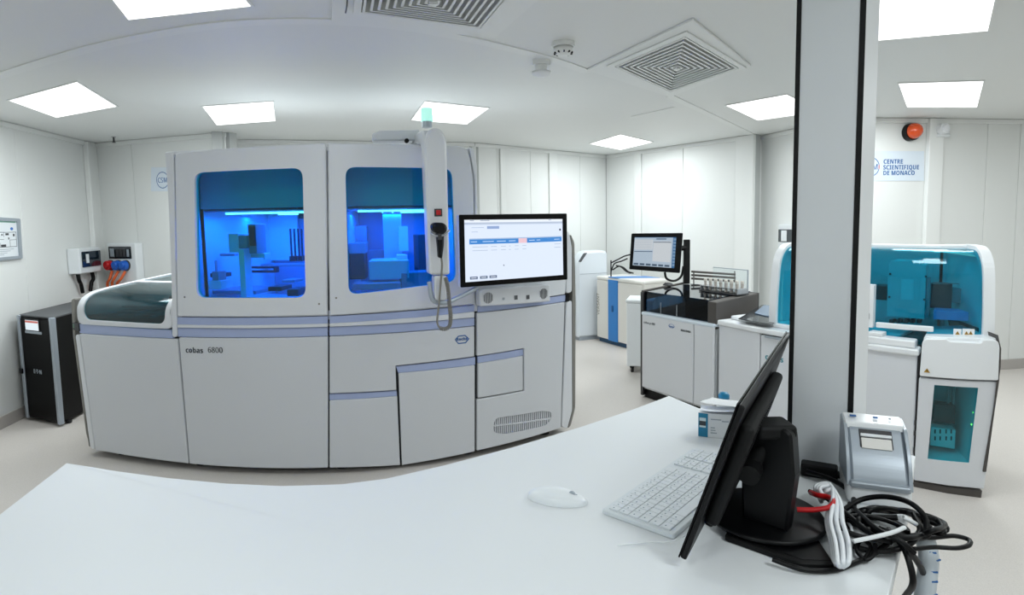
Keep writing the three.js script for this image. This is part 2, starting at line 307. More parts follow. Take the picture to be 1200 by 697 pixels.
// ---------------------------------------------------------------- the large analyser with its curved front
const curveA = []; for (let i = 0; i <= 24; i++) { const x = -3.05 + 3.55 * i / 24, u = x + 1.3; curveA.push([x, -(3.63 + .185 * u * u + .026 * u * u * u)]); }
const A = new Face(curveA);
const sA = (x, y, t = 0) => A.pix(x, y, t)[0], hA = (x, y, t = 0) => A.pix(x, y, t)[1];
{
  const g = thing('molecular_analyser', 'long white laboratory analyser with two blue-lit windows and a curved front', 'analyser', A.base());
  const sL = sA(97, 450), sR = sA(663, 430), sT0 = sA(199, 280), sT1 = sA(557, 200), sM = sA(385, 280), sD = sA(559, 345);
  const TB = 1.05;                                          // depth of the machine
  part(g, 'plinth', A.box(sL + .06, sR - .06, .012, .1, -TB + .05, -.12), M.chassis);
  for (const s of [sL + .2, sA(221, 540), sM, sA(557, 520) - .02, sR - .12]) part(g, 'foot', cyl(.035, .04, .03, A.P(s, .015, -.12)), M.rubber);
  part(g, 'chassis', A.box(sL, sR, .06, .9, -TB, -.032), M.chassis);
  const P = (name, list, t0, t1, m, o = {}) => part(g, name, A.panel(list, t0, t1, { bev: .004, r: .006, ...o }), m);
  // lower doors
  P('lower_door', [[93.5, 391], [207.5, 397.5], [220.5, 543], [111.5, 527]], -.03, 0, M.door);
  const big = P('lower_door', [[209.5, 395.5], [384, 394.5], [384, 548], [222, 543.3]], -.03, 0, M.door);
  part(big, 'lettering', [A.text('cobas', 218, 413, 238, .0), A.text('6800', 244, 413, 261, .0, fontR)], M.print, 'grey printed model name');
  const cp = P('upper_drawer_front', [[386, 394.5], [556, 382.5], [556, 417.5], [463.5, 428.5], [464.5, 457], [386, 461]], -.03, 0, M.door);
  {                                                         // hexagonal blue emblem
    const hex = (k) => [[533 + k, 398], [537 + k * .5, 393.3 + k], [545 - k * .5, 392.3 + k], [550 - k, 396.8], [546 - k * .5, 402 - k], [537 + k * .5, 403 - k]];
    part(cp, 'emblem', [A.panel(hex(0), 0, .0015, { holes: [{ p: hex(1.1) }] }), A.text('Roche', 535.2, 399.3, 548, .0005)], M.blueInk, 'blue hexagonal emblem');
  }
  P('lower_door', [[386, 469.5], [465.5, 464.5], [468.8, 545], [386, 548]], -.03, 0, M.door);
  P('lower_door', [[467, 437.5], [556.5, 428], [556.5, 529], [471, 545]], -.03, 0, M.door);
  const vent = [[577, 498, .03], [581, 489, .05], [636, 480.5, .05], [647, 482, .03], [646, 492, .05], [640, 499, .05], [590, 509.5, .05], [578, 507, .04]];
  const dp = P('side_panel_front', [[559, 367], [662, 354], [657.5, 501], [559, 528], [559, 468], [614.3, 458], [614.3, 408], [559, 417]], -.03, 0, M.door, { holes: [{ p: vent, r: .04 }] });
  { // ventilation bars in the oval opening
    const bars = []; for (let i = 0; i < 30; i++) { const x = 577.6 + i * 2.35, k = (x - 577) / 70; bars.push(A.panel([[x, 488 - 9 * k], [x + 1.15, 488 - 9 * k], [x + 1.15, 511 - 13 * k], [x, 511 - 13 * k]], -.03, -.006)); }
    bars.push(A.panel([[577, 498.3], [647, 489], [647, 490.6], [577, 499.9]], -.03, -.003));
    const v = part(dp, 'vent_bars', bars, M.door); v.userData.kind = 'stuff';
  }
  P('service_flap', [[560.3, 426], [613, 417], [613, 457], [560.3, 466.3]], -.03, -.002, M.door);
  // recessed lavender grip bands
  const B = l => P('grip_band', l, -.03, -.012, M.lavender, { bev: .002, r: .002 });
  B([[207.5, 371.5], [384, 370.5], [384, 379], [207.8, 380.3]]); B([[386, 370.5], [556, 357.5], [556, 365], [386, 379]]);
  B([[208, 384], [384, 383], [384, 393.7], [208.5, 394.5]]); B([[386, 383], [556, 372], [556, 381.5], [386, 393.5]]);
  B([[92, 379.5], [200, 386.5], [203, 396.5], [93.3, 390.3]]); B([[560, 358.5], [663, 345.5], [662.5, 353], [560, 366]]);
  B([[386, 461.7], [464.8, 457.7], [465.3, 463.8], [386, 468.8]]); B([[464, 429.3], [557, 418.3], [557, 427.3], [466.5, 436.8]]);
  B([[560, 417.6], [613.5, 408.8], [613.5, 416.3], [560, 425.3]]);
  P('front_rail', [[207.5, 380.5], [384, 379.2], [384, 382.8], [207.8, 383.8]], -.03, .001, M.shell, { bev: .002 });
  P('front_rail', [[386, 379.2], [556, 365.2], [556, 371.8], [386, 382.8]], -.03, .001, M.shell, { bev: .002 });
  // end cheeks
  const cheek = (name, l, t0, t1, m) => P(name, l, t0, t1, m, { r: .02 });
  cheek('end_cheek', [[88, 392], [92.8, 392], [111, 527], [105.5, 525]], -TB, 0, M.shell);
  cheek('end_trim', [[83, 351], [87.5, 349], [88, 378], [87.6, 392], [105, 525], [100.5, 507], [85, 392]], -TB, -.02, M.greyStrip);
  cheek('end_cheek', [[664, 354], [670.5, 352], [671, 480], [665, 502.5], [658.5, 500]], -TB, 0, M.shell);
  cheek('end_trim', [[669, 274], [673.5, 284], [675, 350], [674.5, 478], [669, 499], [666, 502], [671.6, 480], [671, 300]], -TB, -.01, M.greyStrip);
  // right hand section under and behind the screen
  const hD = hA(600, 276);
  part(g, 'side_hood', A.poly([...A.px([[561, 357.8], [663, 344.8]]), [sA(667, 300), hD - .06, .06], [sA(665, 300) - .04, hD, .05], [sA(561, 300), hD, .03]], -.95, -.002, { r: .01, bev: .006 }), M.shell);
  P('hood_cheek', [[664, 344], [670.5, 342], [670.5, 290], [667.5, 273], [664, 270]], -TB, 0, M.shell, { r: .02 });
  P('band_end', [[663.5, 345], [667, 344.5], [667, 353], [663.5, 353.5]], -.03, -.004, M.black, { bev: 0, r: 0 });
  // upper hood: walls of the work chamber
  const h0 = .905, hB = 1.035, hT = 2.035;
  part(g, 'deck', A.box(sT0 + .01, sT1 - .01, .98, hB, -TB, -.035), M.shell);
  part(g, 'mid_frame', A.box(sL + .02, sR, h0, .975, -TB, -.033), M.chassis);
  part(g, 'hood_back', A.box(sT0 + .01, sT1 - .01, hB, hT, -TB, -TB + .03), M.shell);
  part(g, 'hood_side', A.box(sT0 - .01, sT0 + .03, .98, hT - .01, -TB, -.02), M.shell);
  part(g, 'hood_side', A.box(sT1 - .03, sT1 + .005, .98, hT - .01, -TB, -.02), M.shell);
  part(g, 'partition', A.box(sM - .015, sM + .015, hB, hT, -TB + .03, -.035), M.shell);
  part(g, 'door_seal', A.box(sM - .05, sM + .05, .98, hT - .01, -.05, -.0355), M.chassis);
  part(g, 'hood_top', A.box(sT0 - .01, sT1 + .005, hT - .03, hT, -TB, -.02, .01), M.shell);
  P('hood_edge', [[195.5, 188, .05], [203, 178, .03], [206.5, 369], [207, 395], [201.5, 395], [200.5, 330]], -.2, -.002, M.shell, { r: .02 });
  P('hood_edge', [[549.5, 172.5], [554, 174, .04], [559, 190, .04], [560.5, 335], [558, 335], [556, 205, .04]], -.2, -.002, M.shell, { r: .01 });
  const win1 = [[226, 201], [356, 195], [360, 350], [229, 350]], win2 = [[403, 194], [531, 196], [536, 331], [407, 347]];
  const d1 = P('window_door', [[204, 178.5, .04], [381.8, 167.5], [383.6, 369.7], [207.3, 370.5]], -.035, 0, M.shell, { bev: .008, holes: [{ p: win1, r: .07 }] });
  const d2 = P('window_door', [[384, 167.5], [548.5, 171.5, .07], [555.5, 210, .15], [557, 356], [386, 369.7]], -.035, 0, M.shell, { bev: .008, holes: [{ p: win2, r: .07 }] });
  const teal = pane(.3, .76, .82);
  part(d1, 'window_pane', A.panel([[222, 197], [360, 191], [364, 354], [225, 354]], -.03, -.024, { r: .06 }), teal, 'teal tinted pane');
  part(d2, 'window_pane', A.panel([[399, 190], [535, 192], [540, 335], [403, 351]], -.03, -.024, { r: .06 }), teal, 'teal tinted pane');
  for (const [d, x, y] of [[d1, 216.5, 348], [d1, 374, 356], [d2, 394, 349]]) part(d, 'latch', A.map(cyl(.006, .006, .004, V3(...A.pix(x, y), .001), 'z', 12), false), M.greyStrip);
  // work chambers
  const cw = mat(0x9fb0c8, .45), sc = (a, b, c, d, t0, t1, r = .004) => { const p = A.px([[a, b], [c, d]], t1); return A.box(Math.min(p[0][0], p[1][0]), Math.max(p[0][0], p[1][0]), Math.min(p[0][1], p[1][1]), Math.max(p[0][1], p[1][1]), t0, t1, r); };
  const dull = mat(0xa9cfc8, .5);
  const chamber = (a, b, n) => {
    part(g, 'light_shield', A.box(a, b, 1.68, 2.0, -.26, -.235), dull);
    part(g, 'chamber_lining', [A.box(a, b, 1.66, 1.67, -1.0, -.27), A.box(a, b, hB, 1.66, -1.0, -.985)], cw);
    const l1 = part(g, 'light_strip', A.box(a + .12, b - .12, 1.644, 1.655, -.36, -.33), glow(.6, .85, 1, 4), 'glowing blue-white light strip');
    part(g, 'light_strip', A.box(a + .3, b - .14, 1.64, 1.655, -.72, -.7), l1.material, 'glowing blue-white light strip');
    const c = (a + b) / 2, p = A.at(c);
    for (const t of [-.345, -.71]) {
      const L = new THREE.RectAreaLight(new THREE.Color().setRGB(.004, .12, 1), 40, b - a - .2, .06), q = A.P(c, 1.63, t);
      L.position.copy(q); L.rotation.order = 'YXZ'; L.rotation.y = Math.atan2(-p.tz, p.tx); L.rotation.x = -Math.PI / 2; L.castShadow = true; scene.add(L);
    }
  };
  part(g, 'light_shield', A.box(sT0 + .035, sA(238, 300, -.24), hB, 1.68, -.26, -.235), dull);
  chamber(sT0 + .035, sM - .02); chamber(sM + .02, sT1 - .035);
  const pale = mat(0xe9eef0, .35), mid = mat(0x8f9aa2, .5), dk = mat(0x2c3640, .5);
  const I = (n, m, ...a) => part(g, n, sc(...a), m);
  // left chamber: pipetting gantry and decks
  I('rear_screen', pale, 292, 246, 350, 305, -.96, -.94);
  I('gantry_post', pale, 279, 292, 289, 351, -.2, -.12); I('gantry_head', pale, 267, 274, 280, 296, -.3, -.16);
  I('pipette_motor', mid, 290, 263, 301, 297, -.28, -.16); I('motor_cap', dk, 291, 265, 300, 288, -.16, -.15);
  I('gripper_block', mid, 279, 276, 290, 291, -.2, -.14); I('cross_arm', pale, 290, 297, 310, 302, -.28, -.2); I('cross_arm_end', pale, 308, 297, 310.5, 304, -.28, -.2);
  I('horizontal_rail', mid, 257, 297, 275, 300, -.4, -.36); I('tip_holder', pale, 244, 329, 259, 339, -.24, -.12); I('tip_cone', mid, 248, 318, 256, 330, -.22, -.14);
  I('tip_stem', mid, 251, 305, 253, 318, -.28, -.26); I('waste_box', dk, 246, 320, 260, 325, -.32, -.22);
  I('cable_chain', dk, 290, 312, 322, 314.5, -.5, -.46); I('cable_chain', dk, 290, 317, 322, 319.5, -.5, -.46); I('chain_end', dk, 320, 312, 324, 319.5, -.5, -.46);
  for (const x of [339, 343.5, 348, 352]) { I('tube_holder', dk, x, 268, x + 1.8, 303, -.6, -.57); I('holder_clip', dk, x - .4, 300, x + 2.2, 306, -.62, -.56); }
  I('deck_tray', mid, 240, 340, 300, 345, -.6, -.3); I('reagent_tray', dk, 314, 336, 330, 341, -.3, -.14); I('reagent_tray', dk, 336, 339, 350, 347, -.3, -.14); I('reagent_tray', mid, 330, 328, 345, 331, -.55, -.4);
  I('rail_beam', mid, 240, 309, 358, 312, -.9, -.82); I('side_box', dk, 248, 286, 262, 310, -.85, -.75); I('corner_box', dk, 349, 242, 359, 256, -.6, -.5);
  // right chamber: processing blocks
  I('processing_tower', pale, 448, 243, 472, 311, -.8, -.7); I('white_cover', pale, 467, 265, 479, 294, -.62, -.55); I('base_cover', pale, 432, 306, 480, 326, -.6, -.3);
  I('cover_ridge', pale, 466, 299, 478, 320, -.5, -.35); I('sample_rack', dk, 409, 297, 428, 327, -.7, -.5); I('rack_top', mid, 408, 285, 428, 297, -.72, -.5);
  I('rear_cabinet', mid, 404, 265, 430, 287, -.9, -.8); I('rear_panel', mid, 432, 293, 470, 312, -.9, -.84); I('side_module', dk, 490, 275, 500, 320, -.7, -.5);
  I('deck_block', mid, 470, 320, 520, 336, -.5, -.3); I('deck_rail', mid, 412, 333, 470, 338, -.4, -.2); I('indicator', pale, 483, 243, 489, 248, -.5, -.48);
  // sample loader with curved glass lid
  const l0 = sA(90, 362), l1 = sA(200.5, 362), zp = [[-.004, .922], [-.002, .98], [-.006, 1.04], [-.03, 1.085], [-.08, 1.12], [-.16, 1.14], [-.4, 1.17], [-.7, 1.2], [-1.02, 1.235]];
  const pc = new THREE.CatmullRomCurve3(zp.map(([t, h]) => V3(t, h, 0))), PL = pc.getLength();
  const lid = (pts, o0, o1, holes = [], r = .05) => {
    const s = rshape(pts, r); for (const h of holes) s.holes.push(rshape(h, .06, THREE.Path));
    let q = new TessellateModifier(.05, 8).modify(extr(s, o0, o1, .003)); q = norm(q); const Po = q.attributes.position, N = q.attributes.normal;
    for (let i = 0; i < Po.count; i++) {
      const u = Math.max(0, Math.min(1, Po.getY(i) / PL)), c = pc.getPointAt(u), d = pc.getTangentAt(u), o = Po.getZ(i), ny = N.getY(i), nz = N.getZ(i);
      Po.setXYZ(i, Po.getX(i), c.y - d.x * o, c.x + d.y * o); N.setXYZ(i, N.getX(i), ny * d.y - nz * d.x, ny * d.x + nz * d.y);
    }
    return A.map(q, false);
  };
  const w = l1 - l0;
  const hole1 = [[l0 + .07, .035], [l1 - .055, .03], [l1 - .03, .56], [l0 + .02, .56]], hole2 = [[l0 + .02, .6], [l1 - .03, .6], [l1 - .03, 1.08], [l0 + .02, 1.08]];
  const lidp = part(g, 'loader_lid', lid([[l0, 0], [l1, 0], [l1, PL], [l0, PL]], -.012, .004, [hole1, hole2]), M.shell);
  const lg = pane(.12, .48, .53);
  part(lidp, 'lid_pane', lid([[l0 + .015, .02], [l1 - .02, .02], [l1 - .02, .58], [l0 + .015, .58]], -.01, -.005, [], .03), lg, 'teal tinted lid pane');
  part(lidp, 'lid_pane', lid([[l0 + .015, .59], [l1 - .02, .59], [l1 - .02, 1.1], [l0 + .015, 1.1]], -.01, -.005, [], .03), lg, 'teal tinted lid pane');
  part(g, 'loader_side', A.map(((s) => { const q = extr(s, 0, .012); q.rotateY(Math.PI / 2); q.translate(l0 + .002, 0, 0); return q; })(rshape([[.006, .93], [.006, 1.03], [.03, 1.07], [.08, 1.105], [.4, 1.155], [1.02, 1.22], [1.02, .93]])), false), M.shell);
  part(g, 'loader_deck', A.box(l0 + .02, l1 - .01, .9, .95, -1.03, -.03), dk);
  for (let i = 0; i < 4; i++) part(g, 'rack_lane', A.box(l0 + .1 + i * .15, l0 + .14 + i * .15, .95, .985, -.9, -.1, .004), mid);
  part(g, 'transport_rail', A.box(l0 + .06, l1 - .06, 1.0, 1.015, -.3, -.27), M.metal); part(g, 'transport_rail', A.box(l0 + .2, l1 - .05, .985, 1.0, -.16, -.14), M.metal);
  part(g, 'loader_reader', A.box(l0 + .25, l0 + .5, .95, 1.06, -.6, -.5, .01), M.black);
  part(g, 'status_light', A.map(box(.02, .03, .02, ...A.pix(85.5, 382), -.012, .004), false), mat(0x5d7a66, .4));
  part(g, 'trim_notch', A.panel([[84.5, 378], [91.5, 379], [92.6, 388], [85.5, 386]], -.03, -.004), M.darkGrey);
  // column that carries the screen
  const col = A.panel([[497, 170, .06], [503, 150, .05], [517, 150, .06], [523.5, 163, .06], [527.5, 322, .02], [503.5, 322, .02]], .2, .32, { r: .03, bev: .012 });
  const column = part(g, 'screen_column', col, M.shell);
  { const p = A.px([[436, 153.5], [491, 152.5], [491, 165.5], [436, 165.5]], -.1); part(g, 'boom', A.poly([[p[0][0], p[0][1] - .02], [p[0][0] + .05, p[0][1]], p[1], p[2], p[3]], -.3, -.08, { r: .012, bev: .01 }), M.shell); }
  part(g, 'boom_knob', A.map(cyl(.014, .014, .03, V3(...A.pix(476.5, 165, -.07), -.07), 'z', 16), false), M.black);
  { // neck that bends from the boom down into the column
    const [sc0] = A.pix(510, 160, .26), q = extr(rshape([[.315, 1.8], [.315, 2.0, .1], [.22, 2.105, .08], [.0, 2.12], [-.3, 2.12], [-.3, 2.05], [0, 2.05, .05], [.17, 2.02, .12], [.205, 1.9, .05], [.205, 1.8]]), -.05, .05, .01);
    q.rotateY(-Math.PI / 2); q.translate(sc0 - .012, 0, 0); part(g, 'neck', A.map(q, false), M.shell);
  }
  { const [s, h] = A.pix(500.5, 148, .16), b = part(g, 'beacon_base', cyl(.03, .03, .035, A.P(s, h + .01, .16)), M.silver); part(b, 'beacon_lens', cyl(.034, .036, .075, A.P(s, h + .066, .16)), mat(0xbdf3e6, .3, { emissive: new THREE.Color().setRGB(.35, .75, .65), emissiveIntensity: .55 }), 'pale mint beacon lens'); }
  { const [s, h] = A.pix(513.5, 249, .32), b = part(column, 'stop_button_plate', A.box(s - .02, s + .02, h - .022, h + .022, .321, .326, .004), M.darkGrey); part(b, 'stop_button', A.box(s - .012, s + .012, h - .014, h + .014, .326, .333, .004), M.red, 'red push button'); }
  part(g, 'lower_sleeve', A.panel([[509, 323], [524, 323], [523, 352], [510, 352]], .22, .31, { r: .015, bev: .006 }), M.shell);
  part(g, 'screen_bracket', tube([A.P(...A.pix(503, 330, .27), .27), A.P(...A.pix(508, 352, .3), .29), A.P(...A.pix(520, 355, .3), .29), A.P(...A.pix(540, 347, .2), .2), A.P(...A.pix(560, 336, .16), .16), A.P(...A.pix(590, 310, .18), .18)], .014, 40, 10), M.silver);
  // speaker bar
  const sb = P('speaker_bar', [[562, 339], [645, 333], [645.5, 353], [562, 359]], -.01, .06, M.shell, { r: .015, bev: .008 });
  for (const [x, y] of [[572, 349], [637, 344]]) {
    const [s, h] = A.pix(x, y, .06), R = .036;
    const bars = []; for (let i = -3; i <= 3; i++) { const k = i * .0095, l = Math.sqrt(R * R - k * k); bars.push(A.box(s + k - .0015, s + k + .0015, h - l, h + l, .06, .0625)); }
    part(sb, 'speaker_grille', bars, M.grille);
  }
  for (const [x, y] of [[604.5, 348.5], [618.5, 348]]) { const [s, h] = A.pix(x, y, .06); part(sb, 'socket', A.box(s - .012, s + .012, h - .014, h + .014, .06, .063), M.grille); }
  { const [s, h] = A.pix(590, 350, .06); part(sb, 'indicator_lamp', A.box(s - .008, s + .008, h - .008, h + .008, .06, .062), M.silver); }
}
{ // touch screen on the analyser
  const S = new Face([[-.318, -3.6], [.366, -3.97]]), g = thing('touchscreen', 'large black-framed screen in front of the analyser showing a results table', 'monitor', S.P(S.len / 2, 1.1, -.03));
  const q = [[538, 251.5], [664.5, 250], [665.3, 327.5], [540, 337]];
  part(g, 'housing', S.panel(q, -.05, -.006, { r: .01, bev: .006 }), M.whiteMatt);
  part(g, 'bezel', S.panel(q, -.008, 0, { r: .008, bev: .003, holes: [{ p: [[543.5, 257], [659.5, 256], [660.5, 322.5], [545, 331.3]], r: .001 }] }), M.blackGloss, 'glossy black bezel');
  const tex = screenTex(1024, 600, (c, w, h) => {
    c.fillStyle = '#dde8fa'; c.fillRect(0, 0, w, h); c.fillStyle = '#eaf1fc'; c.fillRect(0, 0, w, 34); c.fillStyle = '#b7c4d8'; c.fillRect(0, 34, w, 18);
    c.fillStyle = '#cfdcf0'; c.fillRect(0, 52, w, 6); c.fillStyle = '#8fa6d0'; c.fillRect(225, 70, 120, 26); c.fillStyle = '#a9bbd6'; c.fillRect(75, 80, 120, 5); c.fillRect(75, 120, 60, 5);
    c.fillStyle = '#333a48'; c.fillRect(978, 108, 18, 20); c.fillStyle = '#3f86d0'; c.fillRect(52, 192, 950, 46); c.fillStyle = '#9db8da'; c.fillRect(52, 184, 950, 10);
    c.fillStyle = '#e9c4cf'; c.fillRect(540, 192, 88, 46); c.fillStyle = '#cfe3ff'; for (const [x, l] of [[66, 60], [180, 110], [320, 90], [440, 70], [650, 60], [730, 40], [920, 60]]) c.fillRect(x, 212, l, 6);
    c.fillStyle = '#9fb0c8'; for (const y of [262, 296]) for (const [x, l] of [[80, 150], [260, 60], [360, 50], [440, 20], [500, 40], [580, 40], [920, 70]]) c.fillRect(x, y, l, 4);
    c.fillStyle = '#5a6b86'; for (const x of [52, 148, 240]) { c.fillRect(x, 542, 74, 26); } c.fillStyle = '#e8eefa'; for (const x of [64, 160, 252]) c.fillRect(x, 552, 50, 6);
    c.fillStyle = '#ffffff'; c.font = '14px sans-serif'; c.fillStyle = '#7f90ac'; c.fillRect(60, 14, 40, 5); c.fillRect(160, 14, 90, 5); c.fillRect(860, 14, 30, 5);
  });
  const m = new THREE.MeshPhysicalMaterial({ color: 0x05070a, roughness: .25, emissive: 0xffffff, emissiveMap: tex, emissiveIntensity: .78 });
  part(g, 'display', sheet(S, [[543, 256.5], [660, 255.5], [661, 323], [544.5, 332]], -.004), m, 'pale blue results screen');
  part(g, 'rear_mount', S.box(.15, .35, 1.25, 1.42, -.16, -.05, .02), M.whiteMatt);
}
{ // hand scanner in its holder on the column
  const [s, h] = A.pix(515.5, 268, .37), at = (x, y, t) => { const q = A.pix(x, y, t); return A.P(q[0], q[1], t); };
  const g = thing('barcode_scanner', 'black handheld barcode scanner with coiled cable hanging on the analyser column', 'scanner', A.P(s, h, .37));
  const body = (px0, py0, px1, py1, t0, t1, r) => { const p = A.px([[px0, py0], [px1, py1]], t1); return A.box(Math.min(p[0][0], p[1][0]), Math.max(p[0][0], p[1][0]), Math.min(p[0][1], p[1][1]), Math.max(p[0][1], p[1][1]), t0, t1, r); };
  part(g, 'holder', [tube([at(505.5, 272, .33), at(506, 273, .38), at(510, 276, .4), at(521, 275, .4), at(526, 271, .38), at(526, 270, .33)], .006, 30, 8)], M.metal);
  part(g, 'scan_head', A.poly(A.px([[506.5, 264, .02], [510, 260.5, .02], [520, 261, .02], [524.5, 265, .02], [524, 272, .02], [517, 275, .02], [508, 271, .02]], .42), .335, .42, { r: .02, bev: .012 }), M.black);
  part(g, 'grip', A.poly(A.px([[511.5, 270], [521, 270], [520.5, 288], [518.5, 303], [514.5, 302], [513.5, 288]], .4), .345, .4, { r: .012, bev: .01 }), M.black);
  part(g, 'trigger', body(513, 273, 518, 281, .395, .41, .004), M.darkGrey);
  part(g, 'straight_cable', tube([at(517, 301, .37), at(518, 310, .36), at(516.5, 330, .35), at(514, 360, .34), at(512.5, 378, .34), at(515, 384, .34)], .006, 40, 8), M.greyStrip);
  // coiled length
  const axis = new THREE.CatmullRomCurve3([at(515, 384, .34), at(520, 385.5, .34), at(526, 383, .34), at(528, 372, .345), at(526.5, 355, .35), at(524.5, 335, .35), at(522, 325, .34)]), pts = [], n = 46, fr = axis.computeFrenetFrames(n * 8);
  for (let i = 0; i <= n * 8; i++) { const a = i / 8 * Math.PI * 2, c = axis.getPointAt(i / (n * 8)); pts.push(c.addScaledVector(fr.normals[i], .0095 * Math.cos(a)).addScaledVector(fr.binormals[i], .0095 * Math.sin(a))); }
  part(g, 'coiled_cable', new THREE.TubeGeometry(new THREE.CatmullRomCurve3(pts), n * 10, .0038, 5), M.greyStrip);
}

// ---------------------------------------------------------------- left side: battery cabinet and wall fittings
{
  const fl = [-4.03, -4.83], fr = [-3.60, -4.63], br = [-3.78, -5.7], bl = [-4.19, -5.7];
  const U = new Face([fl, fr]), hT = .868, g = thing('battery_cabinet', 'tall narrow black power backup cabinet with small lit display beside the left wall', 'cabinet', U.base());
  const ub = mat(0x020203, .5, { specularIntensity: .25 });
  part(g, 'casing', prism([fl, fr, br, bl], .025, hT, .006, .004), ub);
  part(g, 'top_cover', prism([fl, fr, br, bl], hT, hT + .012, .006, .003), mat(0x515356, .5));
  part(g, 'front_door', U.box(.035, U.len - .035, .04, hT - .015, 0, .008, .004), ub);
  part(g, 'edge_strip', U.box(-.004, .03, .02, hT + .01, -.01, .016, .006), M.silver); part(g, 'edge_strip', U.box(U.len - .03, U.len + .006, .02, hT + .01, -.02, .016, .006), M.silver);
  for (const s of [.05, U.len - .05]) for (const t of [-.08, -.75]) part(g, 'caster', cyl(.016, .016, .03, U.P(s, .016, t), 'x', 12), M.rubber);
  const q = (x, y) => U.pix(x, y, .009);
  const [s0, h0] = q(31, 386), [s1, h1] = q(45, 376);
  const b = part(g, 'display_frame', U.box(s0 - .012, s1 + .012, h0 - .008, h1 + .014, .008, .013, .004), M.black);
  part(b, 'display', U.box(s0, s1, h0, h1, .013, .0145), glow(.75, .85, .9, .75), 'small pale lit display');
  part(b, 'display_header', U.box(s0, s1, h1 - .02, h1 - .004, .0145, .015), glow(.75, .2, .16, .5), 'red header line');
  part(g, 'display_bar', U.box(q(30, 388)[0], q(49, 388)[0], q(40, 391)[1], q(40, 388)[1], .008, .014, .003), M.silver);
  part(g, 'door_lock', [U.box(.0, .035, q(27, 437)[1], q(27, 431)[1], .016, .035, .006)], M.black);
  part(g, 'lettering', U.text('E·T·N', 40, 437, 49, .008), M.silver, 'small silver lettering');
}
{
  const h = (x, y, t = 0) => FL.pix(x, y, t);
  const pts = [[-34, 252], [23.5, 256], [26.5, 303], [-32, 309]], P = FL.px(pts, .02);
  const g = thing('evacuation_plan', 'silver framed floor plan print hanging on the left wall', 'picture', FL.P((P[0][0] + P[1][0]) / 2, P[2][1], .01));
  part(g, 'backing_board', FL.poly(P, .001, .012), M.whiteMatt);
  const inset = [[-31, 256.5], [20.8, 259], [23.6, 300], [-29, 305]];
  part(g, 'frame', FL.poly(P, .008, .024, { r: .01, bev: .004, holes: [{ p: FL.px(inset, .024) }] }), M.silver, 'silver snap frame');
  const tex = screenTex(512, 420, (c, w, hh) => {
    c.fillStyle = '#e9eef2'; c.fillRect(0, 0, w, hh); c.fillStyle = '#7fb5a2'; c.fillRect(0, 6, w - 30, 16); c.fillStyle = '#c9d0d8'; c.fillRect(20, 40, 180, 6);
    c.fillStyle = '#2d6cc0'; c.beginPath(); c.arc(430, 90, 18, 0, 7); c.fill();
    c.strokeStyle = '#2c343e'; c.lineWidth = 5; c.strokeRect(40, 130, 440, 170); c.lineWidth = 4;
    c.beginPath(); for (const [a, b, d, e] of [[120, 130, 120, 220], [120, 220, 40, 220], [220, 130, 220, 300], [220, 210, 330, 210], [330, 130, 330, 180], [400, 300, 400, 220], [400, 220, 480, 220], [280, 300, 280, 250]]) { c.moveTo(a, b); c.lineTo(d, e); } c.stroke();
    c.fillStyle = '#20262e'; for (const [a, b, d, e] of [[350, 140, 40, 24], [300, 150, 20, 14], [440, 150, 20, 30], [290, 270, 60, 26], [240, 230, 20, 30], [380, 190, 14, 24], [150, 250, 40, 14], [60, 150, 30, 30]]) c.fillRect(a, b, d, e);
    c.fillStyle = '#8d98a6'; for (let i = 0; i < 4; i++) c.fillRect(60, 325 + i * 20, 380 - i * 40, 5);
  });
  part(g, 'plan_print', sheet(FL, inset, .0125), new THREE.MeshPhysicalMaterial({ map: tex, roughness: .3, clearcoat: .3 }), 'printed floor plan');
}
{ // distribution box on the left wall
  const T = .11, P = FL.px([[92, 291], [117, 287.5], [117, 315.5], [93, 321.5]], T), s0 = P[0][0], s1 = P[1][0], h0 = P[3][1], h1 = P[0][1];
  const g = thing('distribution_box', 'white electrical distribution box with dark window on the left wall by the corner', 'electrical box', FL.P((s0 + s1) / 2, h0, .05));
  part(g, 'case', FL.box(s0, s1, h0, h1, .001, T, .015), M.whiteMatt);
  const W2 = [[s0 + (s1 - s0) * .1, h0 + .06], [s1 - .015, h0 + .06], [s1 - .015, h1 - .035], [s0 + (s1 - s0) * .1, h1 - .035]];
  part(g, 'window_frame', FL.poly(W2, T, T + .008, { r: .01, bev: .002 }), mat(0x1b2a36, .15, { clearcoat: .8 }), 'smoked window');
  for (const [k, m] of [[.32, M.whiteMatt]]) part(g, 'breaker', FL.box(s0 + (s1 - s0) * (k - .06), s0 + (s1 - s0) * (k + .06), h0 + .1, h1 - .06, T + .008, T + .012), m);
  const c = (x0, y0, x1, y1) => { const a = FL.pix(x0, y0, .04), b = FL.pix(x1, y1, .04); const k = thing('power_cable', x0 < 100 ? 'short black power cable below the distribution box, nearer the framed plan' : 'short black power cable below the distribution box, nearer the corner', 'cable', FL.P(b[0], b[1], .04), 'black cables under the distribution box'); part(k, 'sheath', tube([FL.P(a[0], h0 + .01, .04), FL.P(a[0], a[1] - .06, .05), FL.P((a[0] + b[0]) / 2, (a[1] + b[1]) / 2, .045), FL.P(b[0], b[1], .04)], .017, 24), M.black); };
  c(91, 322, 97, 343); c(107.5, 320, 106, 341);
}
